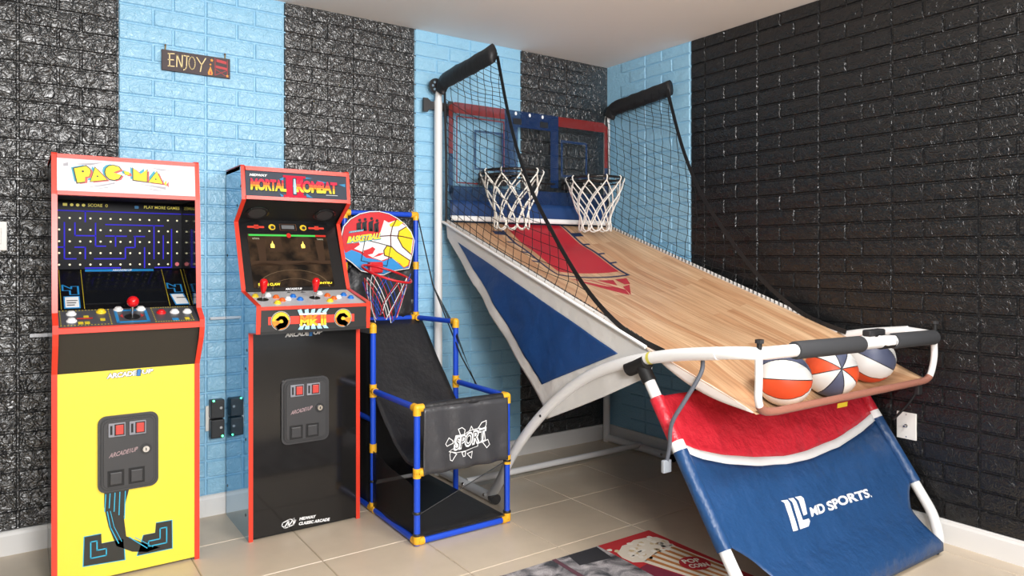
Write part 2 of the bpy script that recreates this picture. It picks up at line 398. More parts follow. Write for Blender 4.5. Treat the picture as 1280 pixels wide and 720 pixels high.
for nm, z, lx, lz in (('upper', .497, -.018, .04), ('lower', .407, .02, -.034)):
    t = empty('power_adapter', (-2.444, -.014, z-.042), f'black plug-in power adapter with green light, {nm} of the two on the outlet', 'power adapter', 'power adapters on the outlet')
    MB().bbox((-2.474, -.062, z-.042), (-2.414, -.0145, z+.042), M_DARK2, .005).build('adapter_body', t)
    MB().disc((-2.444+lx, -.062, z+lz), (0,-1,0), .0045, .002, M_LED, 10).build('indicator_light', t, label='glowing green indicator light')
    MB().disc((-2.43, -.062, z+.005), (0,-1,0), .006, .001, M('grey_dot', 'b9b9b9'), 12).build('badge', t)

# ENJOY sign
t = empty('wall_sign', (-2.525, -.012, 2.02), 'small dark wooden ENJOY sign hung on the blue brick wall', 'sign')
M_SIGN = M('sign_wood', '4b3f42', .6, var=.25, bump=(60, .2, .002))
MB().bbox((-2.671, -.022, 2.024), (-2.381, -.010, 2.116), M_SIGN, .0015).build('board', t)
for x in (-2.655, -2.402):
    MB().tube([(x,-.012,2.112),(x,-.013,2.125),(x+.002,-.011,2.139)], .0028, M('twine', '9c7f45', .8), 6).build('hanger', t)
    MB().disc((x, -.009, 2.138), (0,-1,0), .004, .006, M('nail', '5a3f22', .5), 10).build('nail_head', t)
sgn = lambda a, b: (a, -.022, b)
def sg(px, py): return (-2.671 + px*.29, 2.024 + py*.092)
M_GOLD = M('sign_gold', 'f3dca0', .5)
L_ = []
for pts in ([(.11,.82),(.11,.22)], [(.09,.82),(.175,.85)], [(.09,.53),(.165,.55)], [(.09,.22),(.175,.24)], [(.21,.24),(.215,.83),(.285,.2),(.29,.83)],
            [(.315,.83),(.385,.83)], [(.355,.83),(.35,.3),(.335,.18),(.31,.13)], [(.5,.83),(.57,.5)], [(.63,.85),(.57,.5),(.55,.16)]): L_ += stroke([sg(*p) for p in pts], .0042)
L_ += stroke([(a, b) for a, b in ell(*sg(.43, .52), .013, .028, 16)], .004, True)
decal('lettering', [(M_GOLD, L_)], t, sgn, (0,-1,0), label='gold hand lettered word ENJOY')
def star(cx, cy, r): return [(cx+(r if i%2==0 else r*.45)*math.sin(PI*i/5), cy+(r if i%2==0 else r*.45)*math.cos(PI*i/5)) for i in range(10)]
M_SR = M('sign_red', 'c23a3f', .5); M_SO = M('sign_orange', 'f0a23c', .5)
ch = [[sg(*p) for p in q] for q in ([(.79,.9),(.94,.84),(.94,.7),(.79,.76)], [(.78,.58),(.95,.52),(.95,.4),(.78,.46)])]
legs = stroke([sg(.77,.93), sg(.77,.1)], .0022)+stroke([sg(.955,.9), sg(.955,.05)], .0022)+stroke([sg(.77,.4), sg(.955,.06)], .002)+stroke([sg(.955,.4), sg(.77,.08)], .002)
decal('picture', [(M_SR, ch+legs), (M_SO, [star(*sg(.72,.8), .0085), star(*sg(.955,.12), .008), [sg(.7,.5), sg(.735,.16), sg(.725,.06), sg(.665,.06), sg(.66,.16)], ell(*sg(.7,.58), .004)]), (M_SR, [[sg(.7,.3), sg(.715,.1), sg(.685,.1)]])], t, sgn, (0,-1,0), label='painted red folding chair with gold stars')

# ------------------------------------------------------------------ arcade cabinets
def screws(mb, pts, n, m=M_DARK2):
    for p in pts: mb.disc(p, n, .006, .0015, m, 8)
def side_panels(t, x0, x1, prof, msides, th=.016):
    n = len(prof)
    for nm, x in (('side_panel', x0), ('side_panel', x1-th)):
        MB().extr([(x, y, z) for y, z in prof], (th, 0, 0), msides if x == x0 else M_BLKP).build(nm, t)
    return th
def molding(t, x0, x1, front, th=.016, w=.004):
    for x in (x0, x1-th):
        mb = MB()
        for (y0, z0), (y1, z1) in zip(front, front[1:]):
            d = Vector((0, y1-y0, z1-z0)).normalized(); nrm = Vector((0, d.z, -d.y)); nrm = nrm if nrm.y < 0 or (abs(nrm.y) < .3 and nrm.z > 0) else -nrm
            a = Vector((x-.001, y0, z0)); b = Vector((x-.001, y1, z1))
            mb.extr([a-d*.001, b+d*.001, b+d*.001+nrm*w, a-d*.001+nrm*w], (th+.002, 0, 0), M_RED)
        mb.build('edge_trim', t, label='glossy red edge moulding')
def coin_door(t, x0, z0, x1, z1, y):
    P = lambda a, b: (x0+(x1-x0)*a, z0+(z1-z0)*b)
    mk = lambda poly, yy, d, m, mb: mb.extr([(a, yy, b) for a, b in poly], (0, -d, 0), m)
    mb = MB(); r = .028; R = lambda s: rpoly(x0+s, z0+s, x1-s, z1-s, r-s*.4)
    mk(R(0), y, .010, M_DARK, mb); mk(R(.008), y-.010, .003, M_DARK2, mb); mk(R(.0115), y-.0125, .003, M_DARK, mb); mk(R(.0155), y-.0150, .002, M_DARK2, mb); mk(R(.018), y-.0155, .004, M_DARK, mb)
    cd_ = mb.build('coin_door', t, label='dark grey moulded coin door'); yy = y-.0195
    for a in (.16, .50):
        q = MB(); p0 = P(a, .73); p1 = P(a+.28, .91); q.bbox((p0[0], yy-.007, p0[1]), (p1[0], yy+.002, p1[1]), M('slot_grey', '8b8d96', .35), .002)
        q.box((p0[0]+.006, yy-.009, p0[1]+.010), (p0[0]+.013, yy-.006, p1[1]-.008), M_BLKM); q.build('coin_slot', cd_)
        b0 = P(a+.115, .76); b1 = P(a+.245, .885); q = MB(); q.box((b0[0]-.003, yy-.0085, b0[1]-.003), (b1[0]+.003, yy-.005, b1[1]+.003), M_BLKM)
        q.bbox((b0[0], yy-.012, b0[1]), (b1[0], yy-.007, b1[1]), M('slot_red', 'c8463f', .3), .002); q.build('reject_button', cd_, label='square red coin reject button')
        q = MB(); p0 = P(a-.01, .08); p1 = P(a+.26, .29); q.box((p0[0], yy-.002, p0[1]), (p1[0], yy+.001, p1[1]), M_BLKM)
        q.bbox((p0[0]+.007, yy-.007, p0[1]+.007), (p1[0]-.007, yy, p1[1]-.007), M_DARK, .003); q.build('return_flap', cd_)
    c = P(.78, .52); q = MB(); q.disc((c[0], yy+.001, c[1]), (0,-1,0), .020, .004, M_DARK2, 24); q.disc((c[0], yy-.003, c[1]), (0,-1,0), .0115, .006, M_CHROME, 20); q.box((c[0]-.0015, yy-.0105, c[1]-.005), (c[0]+.0015, yy-.0088, c[1]+.005), M_BLKM)
    q.build('lock', cd_, label='round chrome key lock')
    a = P(.17, .46); decal('door_lettering', [(M('dull_pink', 'a98f92'), text_polys('ARCADE1UP', a, (.092, .012), (.005, .017), .02))], cd_, lambda u, v: (u, yy, v), (0,-1,0))
def logo_1up(t, A, U, V, fn, up, sub=None):
    s = U[0]; a = text_polys('ARCADE', A, (U[0]*.63, U[1]*.63), V, .045, .92)
    o1 = text_polys('1', (A[0]+U[0]*.64, A[1]+U[1]*.64-V[1]*.12), (U[0]*.075, U[1]*.075), (V[0]*1.2, V[1]*1.25), .01)
    up_ = text_polys('UP', (A[0]+U[0]*.745, A[1]+U[1]*.745+V[1]*.12), (U[0]*.25, U[1]*.25), (V[0]*.85, V[1]*.85), .045)
    w = V[1]*.09
    drk = M('logo_black', '202022'); bl = M('logo_blue', '2f79c0')
    sh = []
    for dx, dz in ((w,-w),(-w,0),(0,w)): sh += shift(a+o1+up_, dx, dz)
    decal('logo', [(drk, sh), (M_PW, a+up_), (bl, o1)], t, fn, up, label='white block letter maker logo with a blue figure one')
def dome_button(t, p, ax, m, r=.0125, parent=None, lab=None):
    ax = Vector(ax).normalized(); q = MB(); q.lathe(p, ax, [(r*1.25, 0), (r*1.25, .004), (r*1.05, .006), (r*.95, .0055), (r*.9, .010), (r*.7, .0125), (0, .0135)], m, 16); return q.build('button', t, label=lab)

# --- yellow cabinet
X0, X1 = -3.095, -2.605; TH = .016
t = empty('arcade_cabinet', ((X0+X1)/2, -.25, 0), 'tall arcade cabinet with bright yellow lower panel and white marquee', 'arcade machine', 'upright arcade cabinets'); PAC = t
front = [(-.477, 0), (-.481, .775), (-.56, .885), (-.576, .925), (-.576, .955), (-.515, .993), (-.487, 1.418), (-.466, 1.562)]
prof = [(-.035, 0)] + [(y+.004, z) for y, z in front] + [(-.035, 1.562)]
M_PSIDE = M('dark_side_print', '24242a', .2)
side_panels(t, X0, X1, prof, M_PSIDE); molding(t, X0, X1, front + [(-.46, 1.566), (-.035, 1.566)])
xa, xb = X0+TH, X1-TH
MB().box((xa, -.478, .01), (xb, -.466, .772), M_YEL).build('front_panel', t, label='bright yellow lower front panel')
pf = lambda a, b: (a, -.478, b)
q = MB(); q.extr([(xa,-.470,.772),(xa,-.478,.772),(xa,-.562,.925),(xa,-.552,.925)], (xb-xa,0,0), M('brown_black', '33302b', .5)); q.build('kick_panel', t, label='plain black board under the controls')
MB().box((xa, -.45, 0), (xb, -.44, .01), M_BLKM).build('base', t)
q = MB(); q.extr([(xa,-.578,.925),(xa,-.578,.944),(xa,-.574,.947),(xa,-.55,.925)], (xb-xa,0,0), M_RED); q.build('deck_trim', t, label='red strip along the control deck front')
dkf = lambda x, s: Vector((x, -.574+.154*s, .947+.050*s)); dn = Vector((0, -.050, .154)).normalized()
q = MB(); q.extr([(xa,-.574,.947),(xa,-.42,.997),(xa,-.42,.975),(xa,-.56,.925)], (xb-xa,0,0), M('deck_grey', '55565a', .3)); deck = q.build('control_deck', t, label='dark grey control deck with dotted yellow lines')
def on_deck(x, s, h=0): return dkf(x, s)+dn*h
for x, s, m, l in ((-3.035,.74,M_WHITE,0),(-3.037,.33,M_WHITE,0),(-2.94,.80,M('btn_yellow','f4d22b',.3),'yellow push button'),(-2.882,.9,M_WHITE,0),(-2.806,.88,M_WHITE,0),(-2.741,.62,M('btn_red','dd2026',.3),'red push button'),(-2.694,.62,M_WHITE,0),(-2.649,.6,M_WHITE,0)):
    dome_button(deck, on_deck(x, s), dn, m, .0135, lab=l or 'white push button')
jx, js = -2.843, .44
q = MB(); q.disc(on_deck(jx, js), dn, .026, .0025, M_BLKM, 24); q.tube([on_deck(jx,js), on_deck(jx,js,.045)], .005, M_CHROME, 10); j = q.build('joystick', deck)
MB().sphere(on_deck(jx, js, .062), .0205, M('ball_red', 'd8161c', .15)).build('ball_top', j, label='glossy red ball top')
blu = M('print_blue', '2c8fd0'); yl = M('print_yellow', 'e6cf35'); rd = M('print_red2', 'cf3a36')
fr = [[(jx-.055,.12),(jx+.055,.12),(jx+.055,.2),(jx-.055,.2)],[(jx-.055,.9),(jx+.055,.9),(jx+.055,.82),(jx-.055,.82)],[(jx-.055,.12),(jx-.045,.12),(jx-.045,.9),(jx-.055,.9)],[(jx+.055,.12),(jx+.045,.12),(jx+.045,.9),(jx+.055,.9)]]
ydot = []
for a0, a1 in ((-3.07, -2.915), (-2.77, -2.64)):
    for i in range(16):
        x = a0+(a1-a0)*i/15
        for s in (.08, .95): ydot.append([(x-.002,s-.012),(x+.002,s-.012),(x+.002,s+.012),(x-.002,s+.012)])
    for i in range(9):
        for x in (a0, a1): ydot.append([(x-.001,.08+i*.1),(x+.001,.08+i*.1),(x+.001,.12+i*.1),(x-.001,.12+i*.1)])
for x, s in ((-2.99,.55),(-2.99,.2),(-3.01,.2),(-2.94,.35),(-2.66,.2)): ydot += [rpoly(x-.008, s-.07, x+.008, s+.07, .004)]
decal('deck_print', [(blu, fr+[rpoly(-2.712,.12,-2.69,.26,.005)]), (yl, ydot), (rd, [[(jx-.04,.5),(jx-.03,.62),(jx-.03,.38)],[(jx+.04,.5),(jx+.03,.62),(jx+.03,.38)]]+[rpoly(-3.02,.42,-2.97,.48,.004)])], deck, lambda a, b: on_deck(a, b), dn)
# sloped lower monitor panel
bf = lambda x, s: Vector((x, -.42+.22*s, .997+.148*s)); bn_ = Vector((0, -.148, .22)).normalized()
q = MB(); q.extr([(xa,-.42,.997),(xa,-.20,1.145),(xa,-.20,1.125),(xa,-.42,.975)], (xb-xa,0,0), M('bezel_black', '141416', .25)); bz = q.build('lower_bezel', t, label='sloped black bezel with a dark screen')
q = MB(); qs = [(-2.985,.13),(-2.709,.13),(-2.727,.88),(-2.978,.88)]; q.extr([bf(*p)+bn_*.0005 for p in qs], bn_*.0025, M_SCREEN); q.build('dark_screen', bz, label='unlit dark monitor glass')
L1 = stroke([(-2.986,.91),(-2.72,.91)], .02); L1b = [[(-2.975,.93),(-2.73,.93),(-2.73,.985),(-2.975,.985)]]
sides_ = []; wh = []; dots = []
for sx in (-1, 1):
    cx = -3.027 if sx < 0 else -2.664
    sides_ += stroke([(cx-.028,.46),(cx-.005,.46),(cx-.005,.36),(cx+.022,.36),(cx+.022,.56),(cx,.56),(cx,.5),(cx-.028,.6)], .006, True)
    sides_ += [[(cx-.027+(.012*sx if sx>0 else 0),.04),(cx+.025+(.012*sx if sx>0 else 0),.04),(cx+.025,.32),(cx-.027,.32)]]
    wh += [[(cx-.023+(.012*sx if sx>0 else 0),.06),(cx+.021+(.012*sx if sx>0 else 0),.06),(cx+.021,.30),(cx-.023,.30)]]
    for i in range(24):
        s = .03+.92*i/23
        for x in (cx-.036, cx+.037): dots.append([(x-.0009,s-.012),(x+.0009,s-.012),(x+.0009,s+.012),(x-.0009,s+.012)])
decal('bezel_print', [(blu, sides_+L1b), (M_PW, wh+text_polys('ARCADE1UP', (-2.88,.935), (.07,0), (0,.045), .02)), (yl, dots), (M('print_dark','2a2a2a'), [rpoly(-3.045,.2,-3.01,.215,.002),rpoly(-3.045,.15,-3.015,.165,.002),rpoly(-3.045,.1,-3.02,.115,.002),rpoly(-2.67,.2,-2.635,.215,.002)])], bz, bf, bn_, sub=.1)
# upper graphic panel: generic blue line maze with a field of dots
YS = -.205
MB().box((xa, YS, 1.145), (xb, YS+.012, 1.43), M('upper_panel_black', '0b0b14', .3, spec=.06)).build('upper_screen', t, label='upright black screen of blue lines and yellow dots')
us = lambda a, b: (a, YS, b); mz = []; W = .0045; B = M('maze_blue', '2a1ccf', .5, emit=.15, spec=.15)
gx = lambda c: -3.062+.0352*c; gz = lambda r: 1.163+.0460*r
for pts in ([(-.4,4.62),(12.4,4.62)], [(2.5,4.6),(2.5,3.7)], [(.5,3.6),(.5,.5)], [(1.5,3.6),(1.5,2.5),(3.5,2.5)], [(3.5,3.6),(3.5,1.6),(4.5,1.6)], [(4.5,3.5),(10.5,3.5)], [(4.5,2.5),(6.6,2.5)], [(5.5,2.5),(5.5,1.6)],
            [(9.5,3.5),(9.5,.5)], [(7.4,2.5),(8.5,2.5)], [(7.5,2.5),(7.5,1.5),(6.5,1.5),(6.5,.5)], [(10.5,2.6),(10.5,.5)], [(1.5,1.5),(2.5,1.5),(2.5,.5)], [(3.4,.5),(6.5,.5)], [(8.5,1.5),(8.5,-.3)], [(.5,.5),(1.6,.5)], [(11.4,3.2),(11.4,-.3)], [(-.4,1.5),(.5,1.5)], [(9.6,-.3),(11.4,-.3)], [(2.5,-.3),(6,-.3)]):
    mz += stroke([(gx(a), gz(b)) for a, b in pts], W)
pel = [ell(gx(c), gz(r), .0038, n=10) for c in range(0, 13) for r in (0,1,2,3,4) if gx(c) < -2.63]
mt = text_polys('PLAY MORE GAMES', (-2.765,1.394), (.135,0), (0,.012), .01)+text_polys('SCORE', (-2.965,1.394), (.05,0), (0,.012), .01)+text_polys('0', (-2.905,1.394), (.009,0), (0,.012))
decal('screen_graphics', [(B, mz), (M('pellet', 'f3ecc0', .4, emit=.3), pel), (M('text_yellow', 'e9dc5a', .4, emit=.2), mt+[rpoly(-3.05,1.394,-3.035,1.405,.002), ell(-3.02,1.399,.006), ell(-3.0,1.399,.006), ell(-2.98,1.399,.006)]), (blu, [rpoly(-2.80,1.392,-2.785,1.404,.003)]), (M('red_dot','e0606a'), [ell(gx(12), gz(0), .008)])], t, us, (0,-1,0), label='printed blue lines, dots and score text')
q = MB(); q.box((xa, -.45, 1.418), (xb, YS, 1.430), M_BLKM); q.build('soffit', t)
# marquee
mqf = lambda a, b: (a, -.474-(1.562-b)*.12, b); mqn = Vector((0, -1, .12)).normalized()
q = MB(); q.extr([(xa,)+mqf(0,1.43)[1:], (xa,)+mqf(0,1.551)[1:], (xa,-.455,1.551), (xa,-.455,1.43)], (xb-xa,0,0), M('marquee_white', 'e2e0e6', .35, spec=.3)); mq = q.build('marquee', t, label='white marquee with yellow block lettering')
for z0, z1 in ((1.416, 1.431), (1.55, 1.564)):
    q = MB(); q.extr([(xa,-.482-(1.562-z0)*.12,z0),(xa,-.482-(1.562-z1)*.12,z1),(xa,-.45,z1),(xa,-.45,z0)], (xb-xa,0,0), M('glare_red_trim', 'ee6a62', .25)); q.build('marquee_trim', t, label='red marquee strip')  # red strips, with pinkish glare painted into their colour
ML = [[(-3.027,1.513),(-2.990,1.524),(-2.978,1.514),(-2.976,1.502),(-2.981,1.487),(-2.993,1.484),(-2.994,1.467),(-3.017,1.462)],
 [(-2.961,1.521),(-2.924,1.478),(-2.976,1.469)],
 [(-2.904,1.533),(-2.885,1.528),(-2.879,1.519),(-2.904,1.507),(-2.877,1.499),(-2.885,1.485),(-2.900,1.479),(-2.915,1.481),(-2.926,1.493),(-2.929,1.507),(-2.926,1.520),(-2.917,1.529)],
 [(-2.869,1.514),(-2.852,1.512),(-2.849,1.501),(-2.863,1.501)],
 [(-2.837,1.528),(-2.813,1.506),(-2.791,1.525),(-2.792,1.479),(-2.837,1.483)],
 [(-2.757,1.519),(-2.738,1.474),(-2.786,1.478)], [(-2.732,1.475),(-2.724,1.488),(-2.724,1.466)]]
holes = [ell(-3.0,1.504,.004,n=10), ell(-2.954,1.489,.003,n=10), ell(-2.761,1.490,.003,n=10)]
gr = M('streak_grey', 'a2a1a8'); strk = [[(-2.996,1.445),(-2.898,1.470),(-2.898,1.465),(-2.937,1.455)],[(-2.98,1.438),(-2.92,1.452),(-2.92,1.449)],[(-2.841,1.471),(-2.726,1.462),(-2.726,1.452),(-2.791,1.465)],[(-2.80,1.455),(-2.73,1.447),(-2.76,1.446)],[(-3.029,1.530),(-2.932,1.543),(-2.975,1.529)],[(-2.78,1.535),(-2.70,1.527),(-2.74,1.526)],[(-3.06,1.53),(-3.045,1.535),(-3.045,1.522),(-3.06,1.52)]]
decal('marquee_art', [(gr, strk), (M('teal', '2f9fb8'), shift(ML, -.009, .004)), (M('brick_red', 'd8564e'), shift(ML, .008, -.004)), (M('ink', '333024'), [scaled(p, 1.13) for p in ML]), (M('letter_yellow', 'f2dc30', .4, spec=.3), ML), (M('ink', '333024'), holes)], mq, mqf, mqn, off=.001)
q = MB(); q.box((X0, -.46, 1.546), (X1, -.035, 1.562), M_BLKP); q.build('top_panel', t)
q = MB(); q.box((xa, -.05, .02), (xb, -.038, 1.54), M_BLKM); q.build('back_panel', t)
coin_door(t, -2.953, .322, -2.752, .604, -.478)
logo_1up(t, (-2.924, .742), (.155, .006), (.002, .019), pf, (0,-1,0))
blk = M('print_black', '2b2a26'); cy = M('print_cyan', '35b5dc')
band = [(-2.932,.323),(-2.850,.323),(-2.862,.273),(-2.868,.220),(-2.860,.145),(-2.80,.105),(-2.744,.077),(-2.79,.07),(-2.84,.083),(-2.892,.116),(-2.918,.194),(-2.932,.269)]
bl_ = [(-2.992,.170),(-2.941,.170),(-2.940,.136),(-2.872,.136),(-2.868,.062),(-2.995,.069)]; br_ = [(-2.80,.136),(-2.762,.136),(-2.759,.171),(-2.706,.170),(-2.705,.067),(-2.82,.067)]
cyl = []
for dx in (-.012, .002, .018, .034, .052): cyl += stroke([(-2.915+dx,.315),(-2.918+dx,.265-abs(dx))], .003)
cyl += stroke([(-2.922,.25),(-2.912,.19),(-2.885,.125)], .003)+stroke([(-2.912,.25),(-2.90,.19),(-2.875,.13)], .002)+stroke([(-2.85,.14),(-2.79,.085)], .003)+stroke([(-2.83,.135),(-2.77,.085)], .002)
cyl += stroke([(-2.975,.15),(-2.955,.15),(-2.955,.115),(-2.925,.115),(-2.925,.09),(-2.975,.09)], .004, True)+stroke([(-2.745,.11),(-2.745,.15),(-2.722,.15),(-2.722,.09),(-2.785,.09),(-2.785,.11)], .004, True)
decal('panel_art', [(cy, [scaled(bl_, 1.09), scaled(br_, 1.09)]), (blk, [scaled(bl_,1.04), scaled(br_,1.04), band]), (cy, cyl)], t, pf, (0,-1,0), label='printed black and cyan streak artwork')
q = MB()
for z in (.44, .86): q.box((X0-.07, -.10, z), (X0, -.098, z+.014), M_CHROME)
q = MB(); q.box((X0-.060, -.030, .868), (X0+.0, -.027, .882), M('strap_grey','b9babd',.3,metal=.6)); q.build('wall_strap', t, label='pale metal anti-tip strap reaching the wall')

# --- black cabinet
X0, X1 = -2.402, -1.912; xa, xb = X0+TH, X1-TH
t = empty('arcade_cabinet', ((X0+X1)/2, -.24, 0), 'black arcade cabinet with red trim, two joysticks and a flame coloured marquee title', 'arcade machine', 'upright arcade cabinets')
front = [(-.428, 0), (-.428, .872), (-.540, .880), (-.548, .992), (-.312, 1.042), (-.182, 1.352), (-.318, 1.443), (-.296, 1.586)]
prof = [(-.035, 0)] + [(y+.004, z) for y, z in front] + [(-.035, 1.586)]
side_panels(t, X0, X1, prof, M_SIDE); molding(t, X0, X1, front + [(-.292, 1.59), (-.035, 1.59)])
for y, z in ((-.38,.1),(-.38,.42),(-.38,.72),(-.40,.8),(-.30,1.50),(-.24,1.42),(-.06,1.2),(-.06,.14)): MB().disc((X0, y, z), (-1,0,0), .006, .0015, M_DARK2, 8).build('screw', t)
MB().box((xa, -.430, .012), (xb, -.418, .874), M_BLKP).build('front_panel', t, label='glossy black lower front panel')
pf2 = lambda a, b: (a, -.430, b)
MB().box((xa, -.41, 0), (xb, -.40, .012), M_BLKM).build('base', t)
q = MB(); q.box((xa, -.546, .876), (xb, -.40, .888), M_BLKM); q.box((xa, -.546, .888), (xb, -.535, .978), M('front_board', '2b2a2a', .35)); q.build('control_box', t)
MB().box((xa, -.552, .976), (xb, -.530, .990), M_RED).build('deck_trim', t, label='red strip along the control deck front')
d0, d1 = Vector((0,-.532,.990)), Vector((0,-.318,1.040)); dn2 = Vector((0,-.05,.214)).normalized()
dk2 = lambda x, s: Vector((x,0,0))+d0.lerp(d1, s)
q = MB(); q.extr([(xa,-.532,.990),(xa,-.318,1.040),(xa,-.318,1.02),(xa,-.532,.968)], (xb-xa,0,0), M('deck_silver','cacbcf',.35)); deck = q.build('control_deck', t, label='silver grey control deck')
zs = lambda z: max(0.05, min(.97, (z-.990)/.05))
cols = dict(y=('f3d531','yellow push button'), w=('f2f2f2','white push button'), o=('ef6a22','orange push button'), b=('1f74d0','blue push button'))
for x, z, c in ((-2.364,1.024,'y'),(-2.309,1.026,'w'),(-2.284,1.018,'o'),(-2.272,1.007,'o'),(-2.302,.999,'y'),(-2.242,1.011,'w'),(-2.210,1.019,'b'),(-2.194,1.008,'b'),(-2.079,1.027,'w'),(-2.057,1.018,'o'),(-2.045,1.007,'o'),(-2.075,.999,'y'),(-2.017,1.011,'w'),(-1.980,1.019,'b'),(-1.964,1.008,'b')):
    dome_button(deck, dk2(x, zs(z)), dn2, M('btn_'+c, cols[c][0], .3), .0115, lab=cols[c][1])
for x in (-2.346, -2.122):
    p = dk2(x, .46); q = MB(); q.disc(p, dn2, .024, .002, M_BLKM, 22); q.tube([p, p+dn2*.035], .0045, M_CHROME, 10); j = q.build('joystick', deck)
    q = MB(); q.lathe(p+dn2*.028, dn2, [(0,0),(.008,.001),(.0105,.012),(.0155,.035),(.017,.047),(.015,.056),(.009,.062),(0,.064)], M('ball_red', 'd8161c', .15), 18); q.build('bat_top', j, label='glossy red bat-shaped joystick handle')
for x in (-2.207,-2.145): decal('player_mark', [(blk, [[(x-.012,.86),(x,.95),(x+.012,.86),(x+.004,.88),(x,.86),(x-.004,.88)]])], deck, dk2, dn2)
ff = lambda a, b: (a, -.546, b)
or_ = M('emblem_orange', 'ef8a1e'); ey = M('emblem_yellow', 'f7c927'); rb = M('band_red', 'e0402e'); ice = M('ice_blue', 'a9dcf0'); wl = M('thin_white', 'cfd0cc')
dk_ = []; gd_ = []
lay = [(rb, [[(-2.355,.915),(-1.985,.912),(-1.985,.945),(-2.355,.948)]]), (M('print_black2', '23211f'), [ell(-2.305,.931,.041), ell(-2.037,.929,.041)]), (wl, []), (ey, []), (or_, []), (ice, []), (M_PW, [])]
for cx_, sx in ((-2.305, 1), (-2.037, -1)):
    lay[2][1].extend(stroke(ell(cx_, .930, .0385, n=28), .0022, True))
    # gold crest: a gold disc carrying a dark serpentine body with a horned head
    lay[3][1].append(ell(cx_, .930, .0355, n=24)); lay[4][1].append([(cx_+.0355*math.cos(math.radians(d)), .930+.0355*math.sin(math.radians(d))) for d in range(180, 361, 15)])
    cur_ = smooth_path([Vector((sx*a, b, 0)) for a, b in ((-.014,.006),(-.002,.013),(.012,.010),(.020,-.003),(.013,-.016),(0,-.020),(-.012,-.026))], 3); wd_ = [.010, .014, .017, .020, .022, .020, .016]
    for i in range(len(cur_)-1): dk_.extend(stroke([(cx_+cur_[i].x, .930+cur_[i].y), (cx_+cur_[i+1].x, .930+cur_[i+1].y)], wd_[i//3]))
    dk_.append([(cx_+sx*a, .930+b) for a, b in ((-.024,.004),(-.014,.012),(-.006,.020),(-.004,.013),(.006,.020),(.004,.010),(-.008,.0),(-.014,.002))])
    gd_.append([(cx_+sx*a, .930+b) for a, b in ((-.012,-.004),(-.004,.003),(.006,.001),(.010,-.006),(.002,-.009),(-.006,-.006))])
for i in range(5): lay[5][1].append([(-2.228+i*.024,.952+.002*i),(-2.236+i*.03,.972),(-2.220+i*.03,.975),(-2.212+i*.024,.953)])
for i in range(5): lay[5][1].append([(-2.222+i*.022,.910),(-2.234+i*.028,.890),(-2.214+i*.028,.889),(-2.206+i*.022,.909)])
lay[6][1].extend([[(-2.228,.905),(-2.112,.902),(-2.112,.91),(-2.228,.913)], [(-2.228,.950),(-2.112,.948),(-2.112,.956),(-2.228,.957)]])
lay.append((M('print_black2', '23211f'), dk_)); lay.append((ey, gd_))
lay.append((or_, text_polys('MK II', (-2.226,.905), (.112,-.002), (0,.046), .06))); lay.append((ey, text_polys('MK II', (-2.226,.906), (.112,-.002), (0,.026), .045)))
decal('front_print', lay, t, ff, (0,-1,0), off=.0008, label='printed title with two round gold crests on a red band')
logo_1up(t, (-2.252, .848), (.165, .002), (.003, .02), pf2, (0,-1,0))
coin_door(t, -2.269, .386, -2.060, .668, -.430)
tw = text_polys('MIDWAY', (-2.19,.0475), (.072,-.0035), (.003,.013), .05)+text_polys('CLASSIC ARCADE', (-2.193,.027), (.138,-.009), (.003,.0135), .05)
em = stroke([(-2.262,.052),(-2.23,.062),(-2.205,.052),(-2.215,.035),(-2.25,.028),(-2.265,.04)], .004, True)+stroke([(-2.255,.03),(-2.235,.058),(-2.238,.032),(-2.212,.062),(-2.216,.036)], .005)
decal('maker_print', [(M_PW, tw+em)], t, pf2, (0,-1,0), label='white maker name and emblem near the floor')
# screen panel
s0, s1 = Vector((0,-.318,1.040)), Vector((0,-.165,1.362)); scf = lambda x, s: Vector((x,0,0))+s0.lerp(s1, s); scn = Vector((0,-.322,.153)).normalized()
q = MB(); q.extr([scf(xa,0), scf(xa,1), scf(xa,1)-scn*.015, scf(xa,0)-scn*.015], (xb-xa,0,0), M('bezel_black', '141416', .25)); sp = q.build('screen_bezel', t, label='black monitor bezel')
def scene_mat():
    m = bpy.data.materials.new('game_picture'); m.use_nodes = True; N = m.node_tree.nodes; L = m.node_tree.links; p = N['Principled BSDF']
    g_ = N.new('ShaderNodeNewGeometry'); n = N.new('ShaderNodeTexNoise'); n.inputs['Scale'].default_value = 14; n.inputs['Detail'].default_value = 6; L.new(g_.outputs['Position'], n.inputs['Vector'])
    r = N.new('ShaderNodeValToRGB'); e = r.color_ramp.elements; e[0].position = .35; e[0].color = (*lin('120e0b'),1); e[1].position = .72; e[1].color = (*lin('4a3828'),1)
    L.new(n.outputs['Fac'], r.inputs[0]); L.new(r.outputs[0], p.inputs['Base Color']); L.new(r.outputs[0], p.inputs['Emission Color']); p.inputs['Emission Strength'].default_value = .3; p.inputs['Roughness'].default_value = .3; p.inputs['Specular IOR Level'].default_value = .12; return m
q = MB(); q.extr([scf(*p)+scn*.0004 for p in ((-2.350,.055),(-1.985,.055),(-1.985,.80),(-2.350,.80))], scn*.0016, scene_mat()); scr = q.build('screen', sp, label='lit game screen in dim brown with yellow captions')
E_ = lambda n, c, e=.6: M(n, c, .4, emit=e, spec=.12)
stone = [[(-2.350,.35),(-2.30,.40),(-2.2,.36),(-2.1,.40),(-2.0,.37),(-1.985,.38),(-1.985,.42),(-2.35,.42)], [(-2.31,.42),(-2.28,.42),(-2.275,.72),(-2.315,.72)], [(-2.26,.55),(-2.20,.55),(-2.205,.78),(-2.255,.78)], [(-2.13,.55),(-2.07,.55),(-2.075,.78),(-2.125,.78)], [(-2.04,.42),(-2.01,.42),(-2.005,.72),(-2.045,.72)]]
